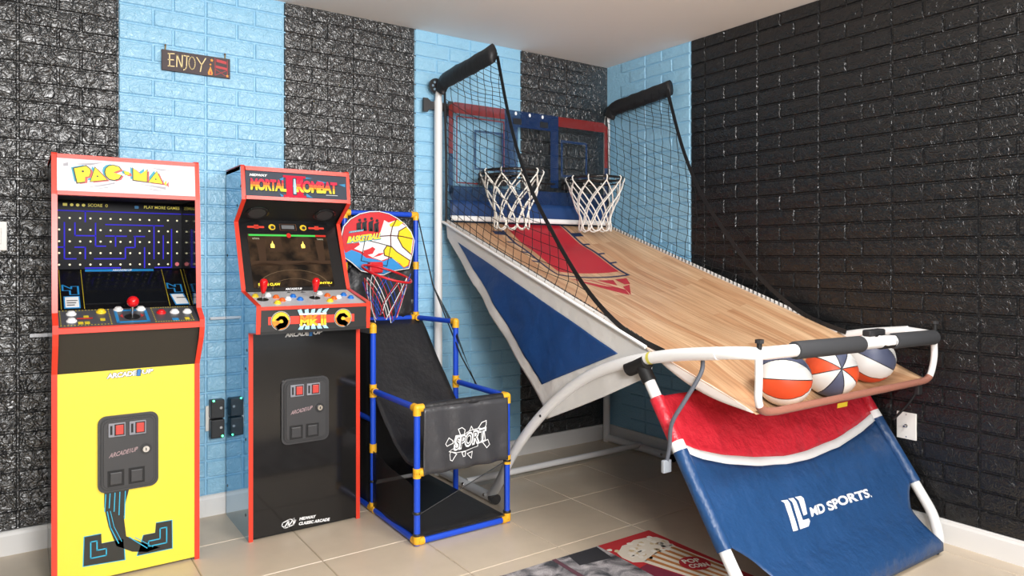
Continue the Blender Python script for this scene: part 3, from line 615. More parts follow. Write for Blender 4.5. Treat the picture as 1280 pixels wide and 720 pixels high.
arcs = stroke(ell(-2.17,.05,.16,.24,14,0,180), .006)+stroke(ell(-2.17,.03,.10,.14,14,0,180), .005)
flame = [[(x-.008,.60),(x+.008,.60),(x+.009,.64),(x+.004,.66),(x+.002,.70),(x-.002,.66),(x-.008,.65)] for x in (-2.245, -2.105)]
cap = text_polys('EAGLE CLAW', (-2.33,.075), (.095,0), (0,.035), .02)+text_polys('JINTSU', (-2.062,.075), (.065,0), (0,.035), .02)
hb = [[(-2.345,.765),(-2.175,.765),(-2.175,.79),(-2.345,.79)], [(-2.155,.765),(-2.04,.765),(-2.04,.79),(-2.155,.79)]]
decal('screen_graphics', [(E_('pillar', '3c2c20', .2), stone), (E_('ring_brown', '5a4a38', .25), arcs), (E_('flame_y', 'ffe25e', 1.2), flame), (E_('hp_green', '3fae4a'), hb), (E_('hp_red', 'b02a22'), [[(-2.04,.765),(-1.99,.765),(-1.99,.79),(-2.04,.79)], ell(-2.165,.777,.011,.035,16)]), (E_('cap_yellow', 'f0d83a', .8), cap), (E_('name_white', 'b8b8a0', .3), text_polys('KITANA', (-2.33,.715), (.03,0), (0,.022))+text_polys('TANYA', (-2.035,.715), (.03,0), (0,.022)))], sp, scf, scn, off=.0028, sub=.15)
hd = [(-2.235,.90), (-2.09,.90)]
decal('bezel_print', [(rb, [rpoly(-2.345,.885,-2.27,.912,.004), rpoly(-2.065,.885,-1.99,.912,.004), [(-2.315,.875),(-2.295,.875),(-2.295,.93),(-2.315,.93)], [(-2.035,.875),(-2.015,.875),(-2.015,.93),(-2.035,.93)]]), (ey, [ell(x, y, .016, .042, 16, 20, 330) for x, y in hd]), (blk, [ell(x+.002, y-.004, .009, .024, 14) for x, y in hd]), (M('bz_brown', '6a4126'), stroke([(-2.2,.855),(-2.125,.855),(-2.125,.945),(-2.2,.945)], .003, True)), (M('bz_grey', '6d6e70'), [rpoly(-2.192,.875,-2.133,.93,.003)]), (M_PW, text_polys('ARCADE1UP', (-2.215,.012), (.075,0), (0,.028), .03))], sp, scf, scn, off=.001, sub=.15)
# speaker soffit
f0, f1 = Vector((0,-.312,1.443)), Vector((0,-.165,1.362)); sff = lambda x, s: Vector((x,0,0))+f0.lerp(f1, s); sfn = Vector((0,-.081,-.147)).normalized()
q = MB(); q.extr([sff(xa,0), sff(xa,1), sff(xa,1)-sfn*.01, sff(xa,0)-sfn*.01], (xb-xa,0,0), M_BLKM); so = q.build('speaker_panel', t)
for x in (-2.312, -2.001):
    c = sff(x, .62); q = MB(); q.disc(c, sfn, .052, .003, M_BLKP, 26)
    q.lathe(c+sfn*.003, sfn, [(.040,0),(.043,.003),(.046,.003),(.049,0)], M_BLKM, 26); q.disc(c, sfn, .038, .0042, M('speaker_mesh','3a3a3a',.7,bump=(600,.6,.002)), 24)
    for a in range(4): q.disc(c+Matrix.Rotation(PI/2*a+PI/4, 3, sfn) @ Vector((.046,0,0))+sfn*.003, sfn, .003, .002, M_CHROME, 8)
    q.build('speaker_grille', so, label='round black speaker grille')
# marquee
mqf = lambda a, b: (a, -.306-(1.586-b)*.11, b); mqn = Vector((0,-1,.11)).normalized()
q = MB(); q.extr([(xa,)+mqf(0,1.457)[1:], (xa,)+mqf(0,1.572)[1:], (xa,-.29,1.572), (xa,-.29,1.457)], (xb-xa,0,0), M('marquee_slate', '3c4450', .4, spec=.15)); mq = q.build('marquee', t, label='slate grey marquee with a red and yellow title')
for z0, z1 in ((1.444, 1.459), (1.570, 1.588)):
    q = MB(); q.extr([(xa,-.313-(1.586-z0)*.11,z0),(xa,-.313-(1.586-z1)*.11,z1),(xa,-.28,z1),(xa,-.28,z0)], (xb-xa,0,0), M_RED); q.build('marquee_trim', t, label='red marquee strip')
crim = M('crimson', 'c8183c', .5, spec=.15); 
def title(s, A, U, V, **k): return text_polys(s, A, U, V, .05, .93)
tl = [('MORTAL', (-2.366,1.484), (.155,-.001), (0,.052)), ('KOMBAT', (-2.166,1.484), (.190,.0), (0,.055))]
two = [[(-2.224,1.460),(-2.122,1.460),(-2.122,1.470),(-2.224,1.470)], [(-2.224,1.548),(-2.122,1.548),(-2.122,1.558),(-2.224,1.558)], [(-2.212,1.47),(-2.182,1.47),(-2.182,1.548),(-2.212,1.548)], [(-2.164,1.47),(-2.134,1.47),(-2.134,1.548),(-2.164,1.548)]]
def band_cut(polys, z0, z1):   # clip triangles to a height band: the title is printed in three bands of colour
    out = []
    for p in polys:
        for keep, zz in ((lambda z: z >= z0, z0), (lambda z: z <= z1, z1)):
            r = []
            for i in range(len(p)):
                a, b = p[i-1], p[i]
                if keep(a[1]) != keep(b[1]): u = (zz-a[1])/(b[1]-a[1]); r.append((a[0]+(b[0]-a[0])*u, zz))
                if keep(b[1]): r.append(b)
            p = r
            if len(p) < 3: break
        if len(p) >= 3: out.append(p)
    return out
wrd = sum((title(*a) for a in tl), [])
cols3 = [('f4e04a', 1.48, 1.497), ('f5b03a', 1.497, 1.508), ('ee6a45', 1.508, 1.521), ('dd3350', 1.521, 1.545)]
lay = [(M('ice2', '3f8fc0', .5, spec=.15), [[(-2.16,1.557),(-2.09,1.552),(-2.12,1.548)],[(-2.07,1.545),(-2.02,1.535),(-2.05,1.534)],[(-1.965,1.53),(-1.935,1.535),(-1.935,1.52)],[(-2.12,1.48),(-2.09,1.462),(-2.12,1.466)],[(-2.24,1.475),(-2.215,1.462),(-2.235,1.462)],[(-2.24,1.54),(-2.22,1.55),(-2.225,1.53)]]), (M('logo_shadow','1e2530', .5, spec=.15), shift(wrd, .003, -.003)), (crim, two)]
for cc, a, b in cols3: lay.append((M('fire_'+cc, cc, .5, spec=.15), band_cut(wrd, a, b)))
lay.append((ice, [[(-2.180,1.475),(-2.168,1.475),(-2.168,1.505),(-2.180,1.505)], [(-2.180,1.515),(-2.168,1.515),(-2.17,1.543),(-2.178,1.543)], ell(-2.174,1.510,.007)])); lay.append((M_PW, text_polys('MIDWAY', (-2.371,1.544), (.075,.001), (.003,.011), .05)+stroke([(-2.03,1.4765),(-1.976,1.4765)], .0018)))
decal('marquee_art', lay, mq, mqf, mqn, off=.0008, label='flame coloured title over a large crimson numeral two')
MB().box((X0, -.285, 1.572), (X1, -.035, 1.586), M_BLKP).build('top_panel', t)
MB().box((xa, -.05, .02), (xb, -.038, 1.57), M_BLKM).build('back_panel', t)
MB().box((X0-.068, -.030, .905), (X0, -.027, .917), M('strap_grey','b9babd',.3,metal=.6)).build('wall_strap', t, label='pale metal anti-tip strap reaching the wall')

# ------------------------------------------------------------------ toy basketball game (blue tubes)
t = empty('toy_basketball_game', (-1.61, -.45, 0), 'small blue tube toy basketball game with yellow joints and black fabric', 'basketball game'); KID = t
R0 = .0135
A0, B0 = (-1.84,-.86), (-1.39,-.86); C0, D0 = (-1.83,-.394), (-1.384,-.394); E0, F0 = (-1.835,-.05), (-1.432,-.05)
V3 = lambda p, z: (p[0], p[1], z)
def rod(name, a, b, r=R0, m=M_BTUBE): return MB().tube([a, b], r, m, 14).build(name, t)
for p, h in ((A0,.568),(B0,.568),(C0,.868),(D0,.868),(E0,1.42),(F0,1.42)): rod('post', V3(p,.004), V3(p,h))
for a, b, z in ((A0,B0,.017),(A0,C0,.017),(C0,E0,.017),(A0,C0,.568),(B0,D0,.568),(C0,E0,.868),(D0,F0,.868),(E0,F0,.868),(E0,F0,1.42),(C0,E0,.43),(A0,B0,.568)):
    rod('crossbar', V3(a,z), V3(b,z))
def joint(p, dirs, l=.03, r=.0175):
    q = MB(); q.sphere(p, r, M_YJOINT, 7)
    for d in dirs: d = Vector(d).normalized(); q.tube([Vector(p), Vector(p)+d*l], r*.98, M_YJOINT, 12)
    q.build('joint', t, label='yellow plastic tube joint')
X_, Y_, Z_ = Vector((1,0,0)), Vector((0,1,0)), Vector((0,0,1))
joint(V3(A0,.0178), (X_, Y_, Z_)); joint(V3(B0,.0178), (-X_, Z_)); joint(V3(C0,.0178), (Z_, Y_, -Y_)); joint(V3(E0,.0178), (Z_, -Y_))
joint(V3(A0,.568), (X_, Y_, -Z_)); joint(V3(B0,.568), (-X_, Y_, -Z_)); joint(V3(C0,.868), (Y_, -Z_)); joint(V3(D0,.868), (Y_, -Z_))
joint(V3(E0,1.42), (X_, -Z_)); joint(V3(F0,1.42), (-X_, -Z_)); joint(V3(F0,.868), (-X_, -Y_, Z_)); joint(V3(C0,.568), (Z_, -Z_, -Y_)); joint(V3(D0,.568), (Z_, -Z_, -Y_))
for p, z in ((A0,.3),(B0,.285),(C0,.3),(F0,1.147),(D0,.29),(E0,1.147)): joint(V3(p,z), (Z_*.6, -Z_*.6), .02)
joint(V3(A0,.3), (X_,), .03)
def wob(p, a, s=7, seed=0): return a*noise.noise(Vector(p)*s + Vector((seed, seed*2, 0)))
# ramp, back curtain, front banner, trough, floor mat, side nets
RP = [(-.055,.87),(-.30,.62),(-.60,.36),(-.72,.315),(-.852,.31)]
def ramp(u, v):
    k = u*(len(RP)-1); i = min(int(k), len(RP)-2); f = k-i; y = RP[i][0]*(1-f)+RP[i+1][0]*f; z = RP[i][1]*(1-f)+RP[i+1][1]*f
    x = -1.822+.415*v; s = .045*math.sin(PI*v)*math.sin(PI*u); return (x, y+wob((x,y,z),.008,9), z-s+wob((x,y,z),.018,6,3)+.006*math.sin(13*x+9*y)*math.sin(PI*v))
MB().sheet(ramp, 26, 16, .0015, M_BFAB).build('ramp', t, label='sagging black fabric return ramp')
MB().sheet(lambda u, v: (-1.822+.38*v, -.052+wob((u*2,v*2,0),.016,4), .87+.27*u), 8, 16, .0015, M_BFAB).build('back_curtain', t)
def bann(u, v):
    x = -1.818+.418*u; z = .29+.278*v; return (x, -.876-.004*math.sin(PI*v)+ .010*math.sin(u*23+v*2)*(1-v)*.6 + wob((x*1,z*.6,0),.008,11) - .003, z)
MB().sheet(bann, 40, 12, .0015, M_BFAB2).build('front_banner', t, label='black fabric front banner with white graffiti lettering')
MB().tube([(-1.812,-.86,.568),(-1.418,-.86,.568)], .0185, M_BFAB, 14).build('banner_sleeve', t)
bf_ = lambda a, b: bann((a+1.818)/.418, (b-.29)/.278)
st = [[(-1.720,.408),(-1.701,.430),(-1.682,.416),(-1.680,.404),(-1.712,.397)],[(-1.658,.462),(-1.641,.467),(-1.625,.455),(-1.630,.434),(-1.647,.434)],[(-1.605,.440),(-1.592,.465),(-1.579,.444)],[(-1.558,.453),(-1.541,.475),(-1.518,.481),(-1.519,.462),(-1.532,.442)],[(-1.538,.390),(-1.512,.398),(-1.502,.375),(-1.518,.363)],[(-1.696,.359),(-1.690,.370),(-1.662,.356),(-1.682,.329),(-1.693,.335)],[(-1.614,.351),(-1.586,.356),(-1.592,.328)],[(-1.639,.360),(-1.622,.364),(-1.625,.343),(-1.633,.342)]]
gl = sum((stroke(p, .0032, True) for p in st), [])
hubs = [[(-1.668,.435),(-1.63,.435),(-1.60,.447),(-1.55,.452),(-1.53,.44),(-1.525,.40),(-1.56,.385),(-1.56,.375),(-1.62,.365),(-1.665,.362),(-1.70,.372),(-1.66,.386),(-1.675,.41)]]
inkb = M('ink_fabric', '29292b', .5)
gtx = lambda b_: text_polys('SPORT', (-1.672-b_*.1,.376-b_*.1), (.140+b_*.2,.022), (.006,.050+b_*.2), b_)
decal('graffiti_print', [(M_PW, gl+sum((stroke(p, .0035, True) for p in hubs), [])), (inkb, [scaled(p, .97) for p in hubs]), (M_PW, gtx(.075)), (inkb, gtx(-.012))], t, bf_, (0,-1,0), off=.004, sub=.03, label='white graffiti style word SPORT')
MB().sheet(lambda u, v: (-1.825+.43*u, -.845+.72*v, .022+.012*math.sin(PI*u)*math.sin(PI*v)*-1+.012), 8, 8, .0015, M('black_mat_fabric', '1c1c1d', .6, bump=(400,.3,.001))).build('floor_net', t, label='black fabric floor sheet')
q = MB(); q.sheet(lambda u, v: (-1.838+.005*math.sin(9*u), -.845+.44*u, .03+ v*(.20+.06*u)), 8, 6, .001, M_FMESH); q.build('side_net', t, label='see-through black mesh along the left side')
MB().sheet(lambda u, v: (-1.822+.38*u, -.050+wob((u*2,v*2,5),.006,4), .03+.82*v), 8, 8, .0015, M_BFAB).build('back_sheet', t, label='black fabric sheet below the ramp top')
q = MB(); q.sheet(lambda u, v: (-1.83, -.384+.325*u, .03+ v*.80), 4, 6, .001, M('black_side_fabric','1a1a1b',.6)); q.build('side_net', t, label='black fabric side sheet')
q = MB(); q.add([(-1.835,-.866,.03),(-1.392,-.866,.03),(-1.392,-.866,.285),(-1.835,-.866,.13)], [(0,1,2,3)], M_FMESH2); q.build('front_net', t, label='see-through black mesh below the banner')
q = MB(); q.tube([(-1.835,-.868,.13),(-1.392,-.868,.285)], .0022, M_BFAB, 6); q.build('net_cord', t)
q = MB(); q.tube([(F0[0]+.008,F0[1]-.012,1.40),(-1.41,-.2,1.05),(-1.385,-.45,.70),(-1.375,-.58,.575)], .0035, M_NET, 6); q.sheet(lambda u, v: Vector((-1.41+.035*u, -.2-.38*u, 1.05-.475*u)).lerp(Vector((-1.384,-.38-.2*u, .85-.275*u)), v), 8, 4, .0008, M_FMESH); q.build('side_guard_net', t, label='thin black mesh side guard with cord edge')
q = MB()
for p, z in ((A0,.13),(B0,.275),(A0,.04),(B0,.045),(C0,.14)): q.lathe(V3(p,z), (0,0,1), [(.0155,0),(.018,.002),(.018,.010),(.0155,.012)], M_BFAB, 14)
q.build('elastic_band', t)
# little backboard
YB = -.082; kf = lambda a, b: (a, YB-.007, b)
out = [(-1.868,1.30),(-1.856,1.347),(-1.821,1.385),(-1.769,1.414),(-1.716,1.427),(-1.662,1.430),(-1.607,1.420),(-1.559,1.398),(-1.513,1.367),(-1.478,1.328),(-1.458,1.279),(-1.467,1.215),(-1.490,1.131),(-1.573,1.120),(-1.601,1.113),(-1.638,1.098),(-1.703,1.107),(-1.762,1.121),(-1.814,1.165),(-1.859,1.195),(-1.868,1.25)]
q = MB(); q.extr([(a, YB, b) for a, b in out], (0,-.007,0), M_PW); kb = q.build('backboard', t, label='printed oval toy backboard with red, blue and yellow basketball picture')
ins = lambda s: [(-1.665+(a+1.665)*s, 1.27+(b-1.27)*s) for a, b in out]
yel = [[(-1.607,1.363),(-1.566,1.389),(-1.527,1.375),(-1.552,1.355),(-1.601,1.350)],[(-1.472,1.295),(-1.483,1.208),(-1.531,1.246),(-1.559,1.294),(-1.552,1.329),(-1.510,1.353),(-1.483,1.324)],[(-1.638,1.227),(-1.621,1.252),(-1.594,1.246),(-1.566,1.221),(-1.492,1.176),(-1.499,1.150),(-1.524,1.138),(-1.552,1.163),(-1.594,1.189),(-1.635,1.202)]]
blue_ = [[(-1.857,1.238),(-1.846,1.213),(-1.814,1.229),(-1.769,1.214),(-1.736,1.189),(-1.689,1.183),(-1.642,1.170),(-1.594,1.189),(-1.552,1.157),(-1.524,1.134),(-1.497,1.144),(-1.496,1.137),(-1.573,1.126),(-1.638,1.105),(-1.703,1.112),(-1.762,1.128),(-1.814,1.171),(-1.857,1.20)]]
white_ = [[(-1.846,1.262),(-1.788,1.275),(-1.669,1.283),(-1.635,1.384),(-1.611,1.372),(-1.566,1.386),(-1.510,1.356),(-1.476,1.318),(-1.469,1.279),(-1.483,1.182),(-1.510,1.150),(-1.55,1.16),(-1.60,1.19),(-1.65,1.175),(-1.70,1.19),(-1.756,1.22),(-1.827,1.244)]]
redw = [[(-1.856,1.25),(-1.80,1.235),(-1.77,1.255),(-1.775,1.268),(-1.80,1.262),(-1.83,1.268),(-1.86,1.27)],[(-1.745,1.20),(-1.70,1.21),(-1.685,1.235),(-1.70,1.245),(-1.72,1.235),(-1.75,1.225)],[(-1.70,1.19),(-1.66,1.20),(-1.63,1.215),(-1.665,1.212)]]
seam = M('ball_seam', '5c1a17'); seams = stroke([(-1.66,1.30),(-1.60,1.305),(-1.54,1.302),(-1.475,1.29)], .005)+stroke([(-1.568,1.388),(-1.59,1.35),(-1.60,1.305),(-1.598,1.25)], .005)+stroke([(-1.51,1.353),(-1.552,1.329),(-1.559,1.294),(-1.531,1.246),(-1.483,1.208)], .005)+stroke([(-1.594,1.189),(-1.635,1.202),(-1.638,1.227),(-1.621,1.252),(-1.594,1.246),(-1.566,1.221),(-1.492,1.176)], .005)
pl = []
for x, z, h in ((-1.775,1.325,.055),(-1.745,1.33,.055),(-1.71,1.328,.062),(-1.68,1.325,.055)): pl += [ell(x+.004, z+h, .008, n=10), [(x-.012,z-.003),(x-.004,z-.003),(x,z+.02),(x+.006,z-.003),(x+.014,z-.003),(x+.011,z+h*.6),(x+.016,z+h*.9),(x+.004,z+h*.82),(x-.012,z+h*.7)]]
bk = text_polys('BASKETBALL', (-1.840,1.262), (.182,.025), (.010,.034), .05)
decal('board_print', [(M('print_ink', '1a1a22'), [ins(.975)]), (M('board_red', 'd8262f'), [ins(.962)]), (M_PW, white_), (M('board_blue', '2f93d8'), blue_), (M('board_red', 'd8262f'), redw), (M('board_yellow', 'f7dc1c'), yel), (seam, seams), (M('print_ink', '1a1a22'), stroke([(-1.742,1.282),(-1.599,1.249),(-1.621,1.146),(-1.763,1.174)], .0035, True)+pl), (M('teal', '2f9fb8'), [[(-1.830,1.312),(-1.827,1.322),(-1.749,1.334),(-1.752,1.325)]]+shift(bk, .002, -.004)), (M('board_yellow2', 'f2e23a'), bk), (M_PW, text_polys('SHOOTING', (-1.822,1.3155), (.066,.009), (.001,.006)))], kb, kf, (0,-1,0), off=.0008)
MB().bbox((-1.728,-.125,1.112), (-1.655,YB-.007,1.168), M('rim_red', 'd2232c', .35), .006).build('rim_mount', t, label='red plastic rim mount')
rc = Vector((-1.692,-.245,1.11)); rim = [rc+Vector((.120*math.cos(a), .120*math.sin(a), .034*math.sin(a)-.026*math.cos(a))) for a in [2*PI*i/32 for i in range(32)]]
rm = MB().tube(rim, .006, M('rim_red', 'd2232c', .35), 10, closed=True).build('rim', t, label='thin red hoop rim')
for cn, cc, ph in (('red','d23a44',0),('white','ececec',1),('blue','2a4fb8',2)):
    q = MB()
    for k in range(4):
        a = 2*PI*(k*3+ph)/12
        for sg_ in (-1, 1):
            pts = []
            for i in range(7):
                f = i/6; r = .118*(1-f)+.055*f; an = a+sg_*f*1.0; pts.append(rc+Vector((r*math.cos(an), r*math.sin(an), -.02-.20*f-.02*math.sin(3*an))))
            q.tube(pts, .0022, M('cord_'+cn, cc, .6), 5)
    q.build('net', rm, label=cn+' net cords')

# ------------------------------------------------------------------ double hoop basketball machine
t = empty('basketball_arcade_game', (-.68, -1.05, 0), 'large double hoop basketball machine of white tubes with wood print ramp and red blue banner', 'basketball game'); G = t
XA, XB = -1.30, -.06; RT = .0225
def tubep(name, pts, r, m=M_WTUBE, n=14, lab=None): return MB().tube(pts, r, m, n).build(name, t, label=lab)
M_SLV = M('arm_sleeve', '232325', .5, bump=(30,.5,.008))
for x, s in ((XA, 1), (XB, -1)):
    tubep('post', [(x,-.06,.0),(x,-.06,2.05)], RT)
    tubep('arm', smooth_path([(x,-.06,2.05),(x,-.068,2.09),(x,-.095,2.13),(x,-.14,2.145),(x,-.35,2.165),(x,-.60,2.185)]), .019)
    arm = [(x,-.085,2.10),(x,-.11,2.135),(x,-.15,2.15),(x,-.3,2.162),(x,-.45,2.174),(x,-.61,2.188)]
    q = MB(); P = smooth_path(arm, 5); vs = []; fs = []; n_ = 16
    for i, p_ in enumerate(P):      # flat fabric sleeve: a tall thin oval section with puckers
        d = (P[min(i+1,len(P)-1)]-P[max(i-1,0)]).normalized(); nn = Vector((0, -d.z, d.y))
        for j in range(n_):
            a_ = 2*PI*j/n_; pk = 1+.16*noise.noise(Vector((math.cos(a_)*2, math.sin(a_)*2+x, i*.55))); vs.append(p_-Vector((0,0,.006))+Vector((.023*math.cos(a_)*pk, 0, 0))+nn*(.047*math.sin(a_)*pk))
    for i in range(len(P)-1):
        for j in range(n_): fs.append((i*n_+j, i*n_+(j+1)%n_, (i+1)*n_+(j+1)%n_, (i+1)*n_+j))
    fs += [list(range(n_))[::-1], list(range(len(vs)-n_, len(vs)))]
    q.add(vs, fs, M_SLV, True); q.build('arm_sleeve', t, label='black fabric sleeve over the top arm')
    tubep('foot', [(x,-.06,.0235),(x,-.60,.0235)], .0225)
    tubep('foot_cap', [(x,-.598,.0245),(x,-.64,.0245)], .0245, M_BLKM, lab='black rubber end cap')
    side = smooth_path([(x,-.585,.028),(x,-.63,.07),(x,-.69,.15),(x,-.77,.265),(x,-.93,.435),(x,-1.13,.60),(x,-1.32,.715),(x,-1.52,.79),(x,-1.75,.845),(x,-1.96,.876)], 5)
    tubep('side_rail', side, RT, lab='curved white side tube')
    tubep('court_rail', [(x+.012*s, -.09, 1.385),(x+.012*s,-1.62,.86)], .007)
tubep('floor_crossbar', [(XA,-.362,.04),(XB,-.362,.04)], .0165)
q = MB()
for x in (XA, XB):
    for y in (-.36, -.56): q.disc((x-.02, y, .03), (-1,0,0), .008, .006, M_CHROME, 8)
for y, z in ((-1.02,.50),(-.77,.265)): q.disc((XA-.022, y, z), (-1,0,0), .006, .003, M_DARK2, 8)
q.build('bolt', t)
# front bar with foam
fb = smooth_path([(XA,-1.94,.874),(XA+.012,-2.03,.884),(XA+.06,-2.078,.884),(XA+.14,-2.088,.884)], 5) + [(XB-.12,-2.088,.866)]
tubep('front_bar', fb + smooth_path([(XB-.11,-2.088,.866),(XB-.02,-2.07,.866),(XB,-2.0,.87),(XB,-1.94,.874)], 5), .0215)
FBp = lambda x: Vector((x, -2.088, .884-(x-XA-.14)/(XB-XA-.26)*.018))
for a, b in ((-1.07, -.665), (-.435, -.115)): tubep('foam_grip', [FBp(a), FBp(a+.006), FBp(b-.006), FBp(b)], [.029, .0305, .0305, .029], M_FOAM, 18, lab='dark grey foam grip on the front bar')
q = MB(); q.tube([FBp(-.53), FBp(-.455)], .027, M_BLKM, 16); q.bbox((-.57,-2.075,.893), (-.46,-2.04,.918), M_DARK2, .006); q.build('sensor_clamp', t, label='black plastic clamp on the front bar')
q = MB(); q.bbox((-.535,-2.125,.862), (-.475,-2.08,.898), M_WHITE, .006); q.build('clip_cover', t, label='white clip')
# tray loop
for s_, x in ((1, XA+.05), (-1, XB-.03)):
    q = MB(); q.tube([(x,-2.083,.930),(x,-2.083,.88)], .0085, M_BLKM, 8); q.disc((x,-2.083,.918), (0,0,1), .014, .012, M_DARK2, 8); q.build('wing_bolt', t)
tl = smooth_path([(XA+.05,-2.08,.865),(XA+.05,-2.08,.79),(XA+.054,-2.076,.735),(XA+.09,-2.068,.695),(XA+.17,-2.065,.684)], 5)
tr_ = smooth_path([(XB-.12,-2.065,.685),(XB-.06,-2.065,.69),(XB-.035,-2.07,.715),(XB-.03,-2.08,.78),(XB-.03,-2.08,.85)], 5)
M_BRN = M('brown_sleeve', '9a6656', .5, bump=(60,.4,.004))
tubep('tray_upright', tl[:14], .0125); tubep('tray_upright', tr_[8:], .0125)
tubep('tray_bar', tl[12:]+tr_[:9], .0135, M_BRN, lab='front tray bar in brown wood print sleeve')
q = MB(); q.add([(-.80,-2.08,.672),(-.735,-2.08,.672),(-.735,-2.078,.655),(-.80,-2.078,.655)], [(0,1,2,3),(3,2,1,0)], M('warning_yellow','e8cf3a')); q.build('warning_sticker', t)
# court surface
SY = [(-.08,0),(-.35,.06),(-.65,.10),(-1.2,.09),(-1.6,.065),(-1.78,.08),(-1.92,.105),(-2.0,.06),(-2.05,0)]
def lerpT(v, T):
    if v >= T[0][0]: return T[0][1]
    for (a, b), (c, d) in zip(T, T[1:]):
        if v >= c: s = (v-a)/(c-a); s = s*s*(3-2*s); return b+(d-b)*s
    return T[-1][1]
def S(x, y):
    X = min(1, abs((x+.68)/.585)); base = 1.385-.345*(-y-.1) if y > -1.6 else .8675-(-1.6-y)*.395
    e = 2.2 if y > -1.3 else (5 if y < -1.8 else 2.2+2.8*(-1.3-y)/.5); return base-lerpT(y, SY)*(1-X**e)
def court_pt(u, v):
    y = -.085-1.975*v; f = min(1, max(0, (-y-1.62)/.38)); x = (-1.287+.052*f)+(1.215-.085*f)*u; return (x, y, S(-1.287+1.215*u, y))
MB().sheet(court_pt, 40, 90, -.002, M_WOOD).build('court_ramp', t, label='wood print fabric ramp with a red key')
cf = lambda a, b: (a, b, S(a, b)); rc_ = lambda x0, y0, x1, y1: [(x0,y0),(x1,y0),(x1,y1),(x0,y1)]
nv = [rc_(-.965,-.09,-.95,-.69), rc_(-.478,-.09,-.463,-.69), rc_(-.965,-.69,-.463,-.677), rc_(-1.265,-.09,-.095,-.104)]
for y in (-.30,-.43,-.53): nv += [rc_(-1.01,y,-.965,y-.012), rc_(-.463,y,-.418,y-.012)]
nv += [rc_(-1.035,-.195,-.965,-.228), rc_(-.463,-.19,-.393,-.223)]
em = [[(-.905,-.725),(-.77,-.725),(-.66,-.86),(-.70,-.93)], [(-.73,-.725),(-.62,-.725),(-.66,-.80)], [(-.60,-.72),(-.515,-.715),(-.56,-.79),(-.60,-.79)], [(-.64,-.82),(-.575,-.80),(-.69,-.93)]]
emw = [[(-.86,-.737),(-.785,-.737),(-.72,-.82)]]
decal('court_print', [(M_PRED, [rc_(-.905,-.09,-.487,-.625)]+em), (M_PNAVY, nv), (M_WOOD, emw)], t, cf, (0,.2,1), off=.0015, sub=.04, label='printed red key with navy lane lines')
# side curtains
def relief(y, z):
    d = (1.39-.345*(-y-.1))-z; w = .8* min(1, max(0, d)/.22)*min(1, max(0, (-y-.1))/.25)*min(1, max(0,(y+1.66))/.3)
    return w*(.003*math.sin(18*y+13*z)+.012*noise.noise(Vector((0, y*5, z*5)))+.008*abs(noise.noise(Vector((3, y*13+z*5, z*9)))))
def curtain(x, sgn_, name, lab):
    top0, top1 = Vector((x,-.10,1.402)), Vector((x,-1.66,.862))
    lo = [Vector((x,-.10,1.402)), Vector((x,-.115,1.300)), Vector((x,-.985,.525)), Vector((x,-1.0,.475)), Vector((x,-1.386,.640)), Vector((x,-1.63,.755)), Vector((x,-1.66,.862))]
    cum = [0]; 
    for a, b in zip(lo, lo[1:]): cum.append(cum[-1]+(b-a).length)
    def low(u):
        d = u*cum[-1]
        for i in range(len(lo)-1):
            if d <= cum[i+1]+1e-9: return lo[i].lerp(lo[i+1], (d-cum[i])/(cum[i+1]-cum[i]))
        return lo[-1]
    def fn(u, v):
        p = top0.lerp(top1, u).lerp(low(u), v); return p+Vector((sgn_*relief(p.y, p.z), 0, 0))
    return fn
fnL = curtain(XA+.027, -1, 'L', '')
MB().sheet(fnL, 80, 36, .0015, M_WFAB).build('side_curtain', t, label='white side curtain with a navy triangle')
tri = [(-.247,1.285),(-1.455,.825),(-1.005,.60)]
def onL(a, b):   # (y,z) onto the left curtain
    p = Vector((XA-.026, a, b)); return Vector((XA-.026-.0+ -.006+0, a, b))
# navy triangle follows the curtain
def fnT(u, v):
    A = Vector((0,-.235,1.272)); B = Vector((0,-1.46,.818)); D = Vector((0,-.972,.625)); p = A.lerp(B, u).lerp(A.lerp(D, u), v)
    return Vector((XA+.027-.0045-relief(p.y, p.z), p.y, p.z))
MB().sheet(fnT, 60, 30, .001, M_SNAVY).build('curtain_triangle', t, label='navy triangle on the side curtain')
fnR = curtain(XB-.027, 1, 'R', '')
MB().sheet(fnR, 30, 10, .0015, M_WFAB).build('side_curtain', t, label='white side curtain on the far side')
# backboard
YK = -.105; bbf = lambda a, b: (a, YK-.004, b)
q = MB(); q.extr([(a, YK, b) for a, b in rpoly(-1.275,1.49,-.085,2.045,.06)], (0,-.004,0), M_CLEAR); bb = q.build('backboard', t, label='clear acrylic double backboard with red and navy print')
def frame2(x0, z0, x1, z1, w): return [[(x0,z0),(x1,z0),(x1,z0+w),(x0,z0+w)],[(x0,z1-w),(x1,z1-w),(x1,z1),(x0,z1)],[(x0,z0+w),(x0+w,z0+w),(x0+w,z1-w),(x0,z1-w)],[(x1-w,z0+w),(x1,z0+w),(x1,z1-w),(x1-w,z1-w)]]
red_ = [[(-1.262,1.985),(-.893,1.985),(-.893,2.045),(-1.225,2.045),(-1.262,2.02)], [(-1.262,1.76),(-1.235,1.76),(-1.235,1.985),(-1.262,1.985)], [(-.50,1.985),(-.098,1.985),(-.098,2.02),(-.135,2.045),(-.50,2.045)], [(-.125,1.76),(-.098,1.76),(-.098,1.985),(-.125,1.985)]]
